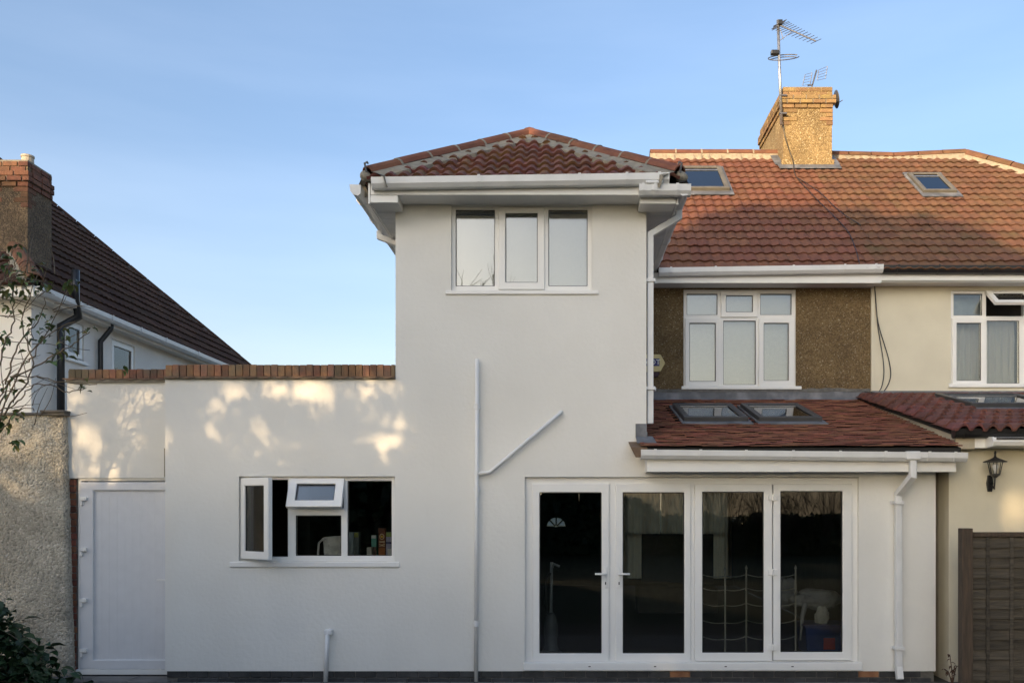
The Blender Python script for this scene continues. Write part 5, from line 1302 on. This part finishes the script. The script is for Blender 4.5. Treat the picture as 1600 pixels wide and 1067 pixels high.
# low dark bush
db = thing('dark_bush', 'dark leafy bush at the foot of the rough wall in the lower left corner', 'bush', (-6.3, -.45, 0))
lv2 = [leaf_mesh('leaf', .15, .09, 'leaf_dark'), leaf_mesh('leaf', .12, .075, 'leaf_dark', .1, .5)]
for k_, st in enumerate([[(-6.2, -.5, 0), (-6.15, -.5, .4), (-5.75, -.5, .62), (-5.32, -.45, .30)], [(-6.3, -.5, 0), (-6.3, -.5, .5), (-6.05, -.5, .85)], [(-6.1, -.5, 0), (-5.85, -.5, .3), (-5.55, -.5, .22)], [(-6.5, -.5, 0), (-6.5, -.4, .5), (-6.4, -.4, .8)], [(-6.0, -.6, 0), (-5.8, -.7, .12), (-5.35, -.7, .12)]]):
    B().tube(curve_pts(st), .011, 5, r1=.004).out('stem', 'stem', db, smooth=True)
    for p in curve_pts(st)[6:]:
        for q in range(2): place_leaf(db, lv2, p + Vector((rnd.uniform(-.07, .07), rnd.uniform(-.08, .08), rnd.uniform(-.06, .08))), rnd)
cnt = 0
rest_v, rest_f = [], []
while cnt < 620:
    x, y, z = rnd.uniform(-5.85, -4.98), rnd.uniform(-.9, -.15), rnd.uniform(.0, 1.0)
    lim = 1.0 * max(0, 1 - max(0, (x + 5.9) / .88)) ** 1.1 + .06
    if z > lim * (.9 + .25 * noise.noise(Vector((x * 4, y * 4, 2)))): continue
    lf = place_leaf(db, lv2, Vector((x, y, z)), rnd); cnt += 1
    if cnt > 250:      # past the countable ones the foliage is one mass
        mw_ = Matrix.Translation(db.location) @ lf.matrix_basis; i0 = len(rest_v)
        rest_v += [tuple(mw_ @ v.co) for v in lf.data.vertices]; rest_f += [tuple(i0 + q for q in p.vertices) for p in lf.data.polygons]
        bpy.data.objects.remove(lf)
me = bpy.data.meshes.new('leaves'); me.from_pydata(rest_v, [], rest_f); me.materials.append(M['leaf_dark'])
o = bpy.data.objects.new('leaves', me); sc.collection.objects.link(o); link(o, db); stuff(o)
# dead stalk by the fence
dp = thing('dead_plant', 'withered brown stalk growing in the gap beside the fence post', 'plant', (XX(1487, -.45), -.45, 0))
lv3 = [leaf_mesh('leaf', .05, .025, 'dead', .4, .8)]
for st in ([(1489, 1075), (1487, 1045), (1484, 1022)], [(1488, 1070), (1493, 1045), (1496, 1040)], [(1488, 1068), (1482, 1050), (1477, 1047)]):
    cp = curve_pts([(XX(a, -.45), -.45, ZZ(c_, -.45)) for a, c_ in st], 5)
    B().tube(cp, .008, 5, r1=.003).out('stem', 'dead', dp)
    for p in cp[3:]:
        place_leaf(dp, lv3, p, rnd)

# =================================================================== THE GARDEN BEHIND THE CAMERA (mirrored in the glass; its trees throw the shade)
TAN, RIS = math.tan(SUN_TH), math.tan(SUN_EL) / math.cos(SUN_TH)
def to_uv(p):      # where the sun throws a point on the plane of the white wall
    return p[0] - p[1] * TAN, p[2] + p[1] * RIS
prof = [(-30, 7.3), (-9, 7.4), (-8, 7.8), (-4, 7.5), (-2.4, 6.9), (-1.5, 6.65), (-1.1, 6.4), (-.75, 6.75), (-.3, 7.65), (.1, 7.9), (2, 7.8), (3.4, 7.35), (4.2, 6.75), (4.7, 6.15), (5.6, 5.5), (7, 5.2), (30, 5.2)]
def top_of(u):
    for (a, h0), (c_, h1) in zip(prof, prof[1:]):
        if a <= u <= c_: return h0 + (h1 - h0) * (u - a) / (c_ - a)
    return 6
gaps = [(150, 612, 13, 9, .85), (183, 606, 12, 7, .85), (128, 618, 9, 14, .8), (200, 640, 9, 12, .6), (250, 682, 14, 16, 1), (165, 672, 9, 9, .75), (118, 730, 9, 8, .8), (246, 612, 14, 14, .6),
        (268, 630, 15, 24, .75), (300, 612, 22, 14, .8), (332, 640, 24, 20, .85), (370, 612, 30, 15, .9), (430, 610, 34, 14, .95), (490, 610, 42, 16, 1), (505, 640, 26, 20, .8), (450, 652, 22, 16, .75), (410, 676, 20, 14, .85),
        (600, 692, 20, 18, 1), (585, 655, 26, 22, .8), (640, 655, 20, 18, .6), (330, 674, 15, 12, .7), (365, 712, 8, 8, .8), (562, 612, 26, 12, .8), (300, 690, 10, 10, .5), (430, 720, 12, 9, .4),
        (28, 662, 16, 13, .9), (76, 668, 13, 12, .9), (52, 692, 16, 12, .85), (40, 715, 16, 10, .8), (90, 690, 10, 14, .8), (40, 800, 22, 16, .7), (20, 775, 12, 10, .6),
        (622, 350, 14, 30, .55), (634, 425, 18, 26, .5), (622, 500, 16, 24, .5), (660, 360, 20, 20, .5), (905, 540, 22, 18, .45), (300, 815, 6, 6, .7), (295, 850, 8, 7, .7), (180, 800, 10, 8, .6), (215, 815, 10, 7, .6), (205, 790, 9, 5, .5), (205, 1010, 9, 5, .5),
        (545, 296, 22, 14, 1), (578, 300, 16, 18, 1), (1585, 790, 18, 36, 1), (1600, 440, 20, 16, .8), (25, 320, 30, 60, .3), (30, 410, 30, 20, .5), (45, 500, 10, 70, .6), (15, 500, 14, 40, .5), (660, 650, 30, 24, .4), (560, 655, 18, 16, .4), (1040, 1035, 16, 8, .8), (930, 690, 60, 30, .25)]
gapuv = [(XX(a), ZZ(c_), (rx * 1.05 + 12) / 145.8, (rz * 1.05 + 13) / 145.8, min(1, s_ * 1.15)) for a, c_, rx, rz, s_ in gaps]
def near_zone(u, v):
    return max(0, 1 - ((u + 4.1) / 2.75) ** 4 - ((v - 2.75) / .95) ** 4)
def open_at(u, v):
    p = min(1, 2.6 * near_zone(u, v)) * (.97 if u < -4.6 else .9)
    for (cu, cv_, ru, rv, s_) in gapuv:
        d = ((u - cu) / ru) ** 2 + ((v - cv_) / rv) ** 2
        if d < 3: p = max(p, s_ * (1 if d < .7 else math.exp(-2.2 * (d - .7))))
    if p and noise.noise(Vector((u * 5.0, v * 3.6, 7))) > .30: p *= .72
    return p
YT = -22.0
def leafy_tree(x, y, rx, ry, zlo, zhi, seed, label, n):
    rnd = random.Random(seed)
    t = thing('leafy_tree', label, 'tree', (x, y, 0), 'leafy trees across the garden')
    b = B(); b.tube([(x, y, 0), (x + .1, y, zlo * .6), (x - .05, y, zlo + 1.2), (x + .1, y, zhi - 2)], .24, 8, r1=.05); b.out('trunk', 'bark', t, smooth=True)
    b = B()
    for i in range(14):
        z = rnd.uniform(zlo * .8, zhi - 2); a = rnd.uniform(0, 6.28); l_ = rnd.uniform(.5, .9)
        b.tube([(x, y, z), (x + rx * .4 * l_ * math.cos(a), y + ry * .4 * l_ * math.sin(a), z + .5), (x + rx * .85 * l_ * math.cos(a), y + ry * .85 * l_ * math.sin(a), z + 1.3)], .06, 5, r1=.015)
    b.out('limbs', 'bark', t)
    verts, faces = [], []
    zc, rz = (zlo + zhi) / 2, (zhi - zlo) / 2; made = 0; tries = 0
    while made < n and tries < n * 6:
        tries += 1
        a, c_, d = rnd.uniform(-1, 1), rnd.uniform(-1, 1), rnd.uniform(-1, 1)
        if abs(a) ** 3.2 + c_ * c_ + abs(d) ** 3.5 > 1: continue
        p = Vector((x + a * rx, y + c_ * ry, zc + d * rz)); u, v = to_uv(p)
        tp = top_of(u) + .18 * noise.noise(Vector((u * 2.2, 1, 0))) + .12 * noise.noise(Vector((u * 7, 5, 0)))
        if v > tp: continue
        if tp - v < .35 and rnd.random() < .4: continue
        if rnd.random() < open_at(u, v): continue
        if rnd.random() < .62 * min(1, max(0, (v - 1.9) / 3.2)): continue
        q = Matrix.Rotation(rnd.uniform(0, 6.28), 3, 'Z') @ Matrix.Rotation(rnd.uniform(-1.2, 1.2), 3, 'X'); s_ = rnd.uniform(.13, .23)
        i0 = len(verts)
        for e in ((-.55, 0, -.7), (.55, 0, -.7), (.75, 0, .2), (0, .1, .9), (-.75, 0, .2)): verts.append(p + q @ Vector(e) * s_)
        faces.append(tuple(range(i0, i0 + 5))); made += 1
    me = bpy.data.meshes.new('crown'); me.from_pydata([tuple(v) for v in verts], [], faces); me.materials.append(M['leaf_tree'])
    o = bpy.data.objects.new('crown', me); sc.collection.objects.link(o); link(o, t)
zs0, zs1 = -1.5 - YT * RIS, 8.2 - YT * RIS
TL = 'leafy tree across the garden, its shade dappled on the white wall'
for i, ux in enumerate((-11.4, -8.6, -6.2, -3.7, -1.2, 1.3, 3.6, 5.6)):
    leafy_tree(ux + YT * TAN, YT + (i % 2) * 1.3 - .6, 1.75, 1.5, zs0, zs1, 100 + i, TL, 9500)

def bare_tree(x, y, h, seed, label, spread=.5):
    rnd = random.Random(seed); t = thing('bare_tree', label, 'tree', (x, y, 0), 'bare trees mirrored in the glass')
    tb, br = B(), B()
    def grow(p, d, l_, r, dep):
        q = p + d * l_; mid = p.lerp(q, .5) + Vector((rnd.uniform(-.06, .06), rnd.uniform(-.06, .06), 0)) * l_
        (tb if dep == 0 else br).tube([p, mid, q], r, 6 if dep < 2 else 4, r1=r * .62)
        if dep >= 5: return
        for i in range(rnd.choice((2, 3, 3)) if dep else 5):
            nd = (d + Vector((rnd.uniform(-1, 1), rnd.uniform(-1, 1), rnd.uniform(-.25, .8))) * (spread + .18 * dep)).normalized()
            grow(p.lerp(q, rnd.uniform(.55, 1)), nd, l_ * rnd.uniform(.58, .8), r * .6, dep + 1)
    grow(Vector((x, y, 0)), Vector((0, 0, 1)), h * .33, h * .013, 0)
    zm = max(v.co.z for v in br.bm.verts)
    for b_ in (tb, br): b_.bm.transform(Matrix.Diagonal((1, 1, h / zm, 1)))
    tb.out('trunk', 'bark', t); br.out('branches', 'bark', t)
def bare_shrub(x, y, h, seed, label):
    rnd = random.Random(seed); t = thing('bare_shrub', label, 'shrub', (x, y, 0), 'bare shrubs mirrored in the patio doors'); br = B()
    def grow(p, d, l_, r, dep):
        q = p + d * l_; br.tube([p, p.lerp(q, .5) + Vector((rnd.uniform(-.05, .05), 0, rnd.uniform(-.05, .05))) * l_, q], r, 4, r1=r * .6)
        if dep >= 4: return
        for i in range(3 if dep < 3 else 2):
            nd = (d + Vector((rnd.uniform(-1, 1), rnd.uniform(-.6, .6), rnd.uniform(-.35, .6))) * .62).normalized()
            grow(p.lerp(q, rnd.uniform(.45, 1)), nd, l_ * rnd.uniform(.6, .85), r * .62, dep + 1)
    for i in range(7):
        grow(Vector((x + rnd.uniform(-.3, .3), y + rnd.uniform(-.3, .3), 0)), Vector((rnd.uniform(-.5, .5), rnd.uniform(-.3, .3), 1)).normalized(), h * .34, .02, 0)
    br.out('branches', 'bark', t)
for i, (x, lab) in enumerate(((3.4, 'bare shrub mirrored between the second and third patio doors'), (4.9, 'bare shrub mirrored at the left of the third patio door'), (6.4, 'bare shrub mirrored at the right of the third patio door'), (7.9, 'bare shrub mirrored at the left of the rightmost patio door'), (9.6, 'bare shrub mirrored at the right of the rightmost patio door'))):
    bare_shrub(x, -24 + (i % 2) * 1.0, 3.2 + .5 * (i % 3), 40 + i, lab)
bare_tree(-4.1, -24, 10.9, 11, 'tall bare tree whose twig tips are mirrored low in the top window', .55)
# hedge along the far end
hd = thing('garden_hedge', 'dark hedge along the far end of the garden mirrored in the patio doors', 'hedge', (2, -25, 0))
rnd = random.Random(9); verts, faces = [], []
def hedge_top(x): return (3.3 if x < 1.2 else 3.3 - (x - 1.2) * .7 if x < 3.8 else 1.45) + .35 * noise.noise(Vector((x * .7, 0, 0))) + .2 * noise.noise(Vector((x * 2.3, 3, 0)))
for i in range(16000):
    x = rnd.uniform(-16, 26); z = rnd.uniform(0, 1) ** .8 * hedge_top(x); p = Vector((x, -25 + rnd.uniform(-.6, .6), z))
    q = Matrix.Rotation(rnd.uniform(0, 6.28), 3, 'Z') @ Matrix.Rotation(rnd.uniform(-1.2, 1.2), 3, 'X'); i0 = len(verts)
    for e in ((-.5, 0, -.6), (.5, 0, -.6), (.5, 0, .4), (0, 0, .9), (-.5, 0, .4)): verts.append(tuple(p + q @ Vector(e) * .19))
    faces.append(tuple(range(i0, i0 + 5)))
me = bpy.data.meshes.new('foliage'); me.from_pydata(verts, [], faces); me.materials.append(M['leaf_dark']); o = bpy.data.objects.new('foliage', me); sc.collection.objects.link(o); link(o, hd)
b = B(); b.box(-16, 1.4, -25.3, -24.7, 0, 2.6); b.box(1.4, 26, -25.3, -24.7, 0, 1.0); b.out('hedge_wood', 'leaf_dark', hd)
# unseen hedge added along the left, darkening the foot of the white wall
sh_ = thing('shading_hedge', 'unseen hedge added along the left garden boundary to shade the foot of the wall', 'hedge', (-7.6, -12, 0))
rnd = random.Random(19); verts, faces = [], []
for i in range(22000):
    y = rnd.uniform(-23, -1.6); z = rnd.uniform(0, 1) ** .8 * (2.5 + .25 * noise.noise(Vector((0, y * .7, 0)))); p = Vector((-7.6 + rnd.uniform(-.45, .45), y, z))
    q = Matrix.Rotation(rnd.uniform(0, 6.28), 3, 'Z') @ Matrix.Rotation(rnd.uniform(-1.2, 1.2), 3, 'X'); i0 = len(verts)
    for e in ((-.5, 0, -.6), (.5, 0, -.6), (.5, 0, .4), (0, 0, .9), (-.5, 0, .4)): verts.append(tuple(p + q @ Vector(e) * .075))
    faces.append(tuple(range(i0, i0 + 5)))
me = bpy.data.meshes.new('foliage'); me.from_pydata(verts, [], faces); me.materials.append(M['leaf_dark']); o = bpy.data.objects.new('foliage', me); sc.collection.objects.link(o); link(o, sh_)
b = B(); b.box(-7.85, -7.35, -23, -1.8, 0, 2.2); b.out('hedge_wood', 'leaf_dark', sh_)

# unseen hedge added on the right to hold light off the lower wall
rh = thing('shading_hedge', 'unseen hedge added along the right garden boundary to shade the lower wall', 'hedge', (5.3, -12, 0))
rnd = random.Random(29); verts, faces = [], []
for i in range(15000):
    y = rnd.uniform(-6, -.95); z = rnd.uniform(0, 1) ** .8 * (3.8 + .3 * noise.noise(Vector((3, y * .7, 0)))); p = Vector((5.5 + rnd.uniform(-.42, .42), y, z))
    q = Matrix.Rotation(rnd.uniform(0, 6.28), 3, 'Z') @ Matrix.Rotation(rnd.uniform(-1.2, 1.2), 3, 'X'); i0 = len(verts)
    for e in ((-.5, 0, -.6), (.5, 0, -.6), (.5, 0, .4), (0, 0, .9), (-.5, 0, .4)): verts.append(tuple(p + q @ Vector(e) * .075))
    faces.append(tuple(range(i0, i0 + 5)))
me = bpy.data.meshes.new('foliage'); me.from_pydata(verts, [], faces); me.materials.append(M['leaf_dark']); o = bpy.data.objects.new('foliage', me); sc.collection.objects.link(o); link(o, rh)
b = B(); b.box(5.22, 5.78, -5.8, -1.1, 0, 3.4); b.out('hedge_wood', 'leaf_dark', rh)

# unseen evergreens added beside and behind the camera to block low sky light
def evergreen(x, y, rx, ry, h, n, seed, label):
    rnd = random.Random(seed); verts, faces = [], []
    t = thing('shading_evergreen', label, 'shrub', (x, y, 0), 'evergreens added to shade the wall')
    while len(faces) < n:
        a, c_, d = rnd.uniform(-1, 1), rnd.uniform(-1, 1), rnd.uniform(0, 1)
        if a * a + c_ * c_ + d ** 3 > 1 + .25 * noise.noise(Vector((a * 2, c_ * 2, d * 3 + seed))): continue
        p = Vector((x + a * rx, y + c_ * ry, d * h))
        q = Matrix.Rotation(rnd.uniform(0, 6.28), 3, 'Z') @ Matrix.Rotation(rnd.uniform(-1.2, 1.2), 3, 'X'); i0 = len(verts)
        for e in ((-.5, 0, -.6), (.5, 0, -.6), (.5, 0, .4), (0, 0, .9), (-.5, 0, .4)): verts.append(tuple(p + q @ Vector(e) * .19))
        faces.append(tuple(range(i0, i0 + 5)))
    me = bpy.data.meshes.new('foliage'); me.from_pydata(verts, [], faces); me.materials.append(M['leaf_dark']); o = bpy.data.objects.new('foliage', me); sc.collection.objects.link(o); link(o, t)
    b = B(); b.tube([(x, y, 0), (x, y, h * .8)], .1, 6, r1=.03); b.out('trunk', 'bark', t, smooth=True)
evergreen(-4.2, -13.0, 3.2, 1.0, 3.6, 6000, 51, 'broad evergreen added to shade the lower wall, mirrored dark in the kitchen window')
evergreen(7.8, -9.5, 1.7, 1.5, 4.6, 5000, 52, 'tall unseen evergreen added on the right of the garden to shade the lower wall')

# a small tree standing in the added left hedge breaks the sun into leaf shaped dapples
nt_ = thing('small_tree', 'small leafy tree standing in the added left hedge, dappling the wall above the side door', 'tree', (-8.2, -7.2, 0))
b = B(); b.tube([(-8.2, -7.2, 0), (-8.1, -7.2, 2.0), (-8.15, -7.2, 4.2)], .09, 8, r1=.04); b.out('trunk', 'bark', nt_, smooth=True)
b = B(); rnd = random.Random(61)
for i in range(16):
    z = rnd.uniform(1.8, 4.2); x2 = rnd.uniform(-10.8, -5.6); b.tube([(-8.12, -7.2, z), (x2 * .5 - 4.1, -7.2 + rnd.uniform(-.3, .3), z + .5), (x2, -7.2 + rnd.uniform(-.4, .4), z + rnd.uniform(.4, 1.6))], .03, 5, r1=.006)
b.out('limbs', 'bark', nt_)
spots = [(XX(a), ZZ(c_), (rx * .8 + (2 if a > 260 else 7)) / 145.8, (rz * .8 + (2 if a > 260 else 7)) / 145.8, s_ if a > 260 else 1) for a, c_, rx, rz, s_ in gaps if a < 700 and 560 < c_ < 860]
for i in range(135):
    px_, py = rnd.uniform(108, 660) if i < 90 else rnd.uniform(108, 262), 592 + 150 * rnd.random() ** 1.7
    k_ = 1 if i < 90 else 1.8; spots.append((XX(px_), ZZ(py), rnd.uniform(3, 9) * k_ / 145.8, rnd.uniform(3, 11) * k_ / 145.8, rnd.uniform(.5, .95) if i < 90 else rnd.uniform(.8, 1)))
verts, faces = [], []; made = 0
while made < 17000:
    u, v, dy = rnd.uniform(-7.0, -.9), rnd.uniform(1.3, 3.75), rnd.uniform(-.7, .7)
    y = -7.2 + dy; p = Vector((u + y * TAN, y, v - y * RIS)); made += 1
    o_ = 0
    for (cu, cv_, ru, rv, s_) in spots:
        d = ((u - cu) / ru) ** 2 + ((v - cv_) / rv) ** 2
        if d < 1.3: o_ = max(o_, s_ * (1 if d < .8 else .6))
    if u < -5.35: o_ = max(o_, .80)
    if rnd.random() < o_: continue
    q = Matrix.Rotation(rnd.uniform(0, 6.28), 3, 'Z') @ Matrix.Rotation(rnd.uniform(-1.2, 1.2), 3, 'X'); i0 = len(verts)
    for e in ((0, 0, -.8), (.38, 0, -.1), (.25, 0, .45), (0, .05, .95), (-.25, 0, .45), (-.38, 0, -.1)): verts.append(tuple(p + q @ Vector(e) * rnd.uniform(.06, .085)))
    faces.append(tuple(range(i0, i0 + 6)))
me = bpy.data.meshes.new('crown'); me.from_pydata(verts, [], faces); me.materials.append(M['leaf_tree']); o = bpy.data.objects.new('crown', me); sc.collection.objects.link(o); link(o, nt_)
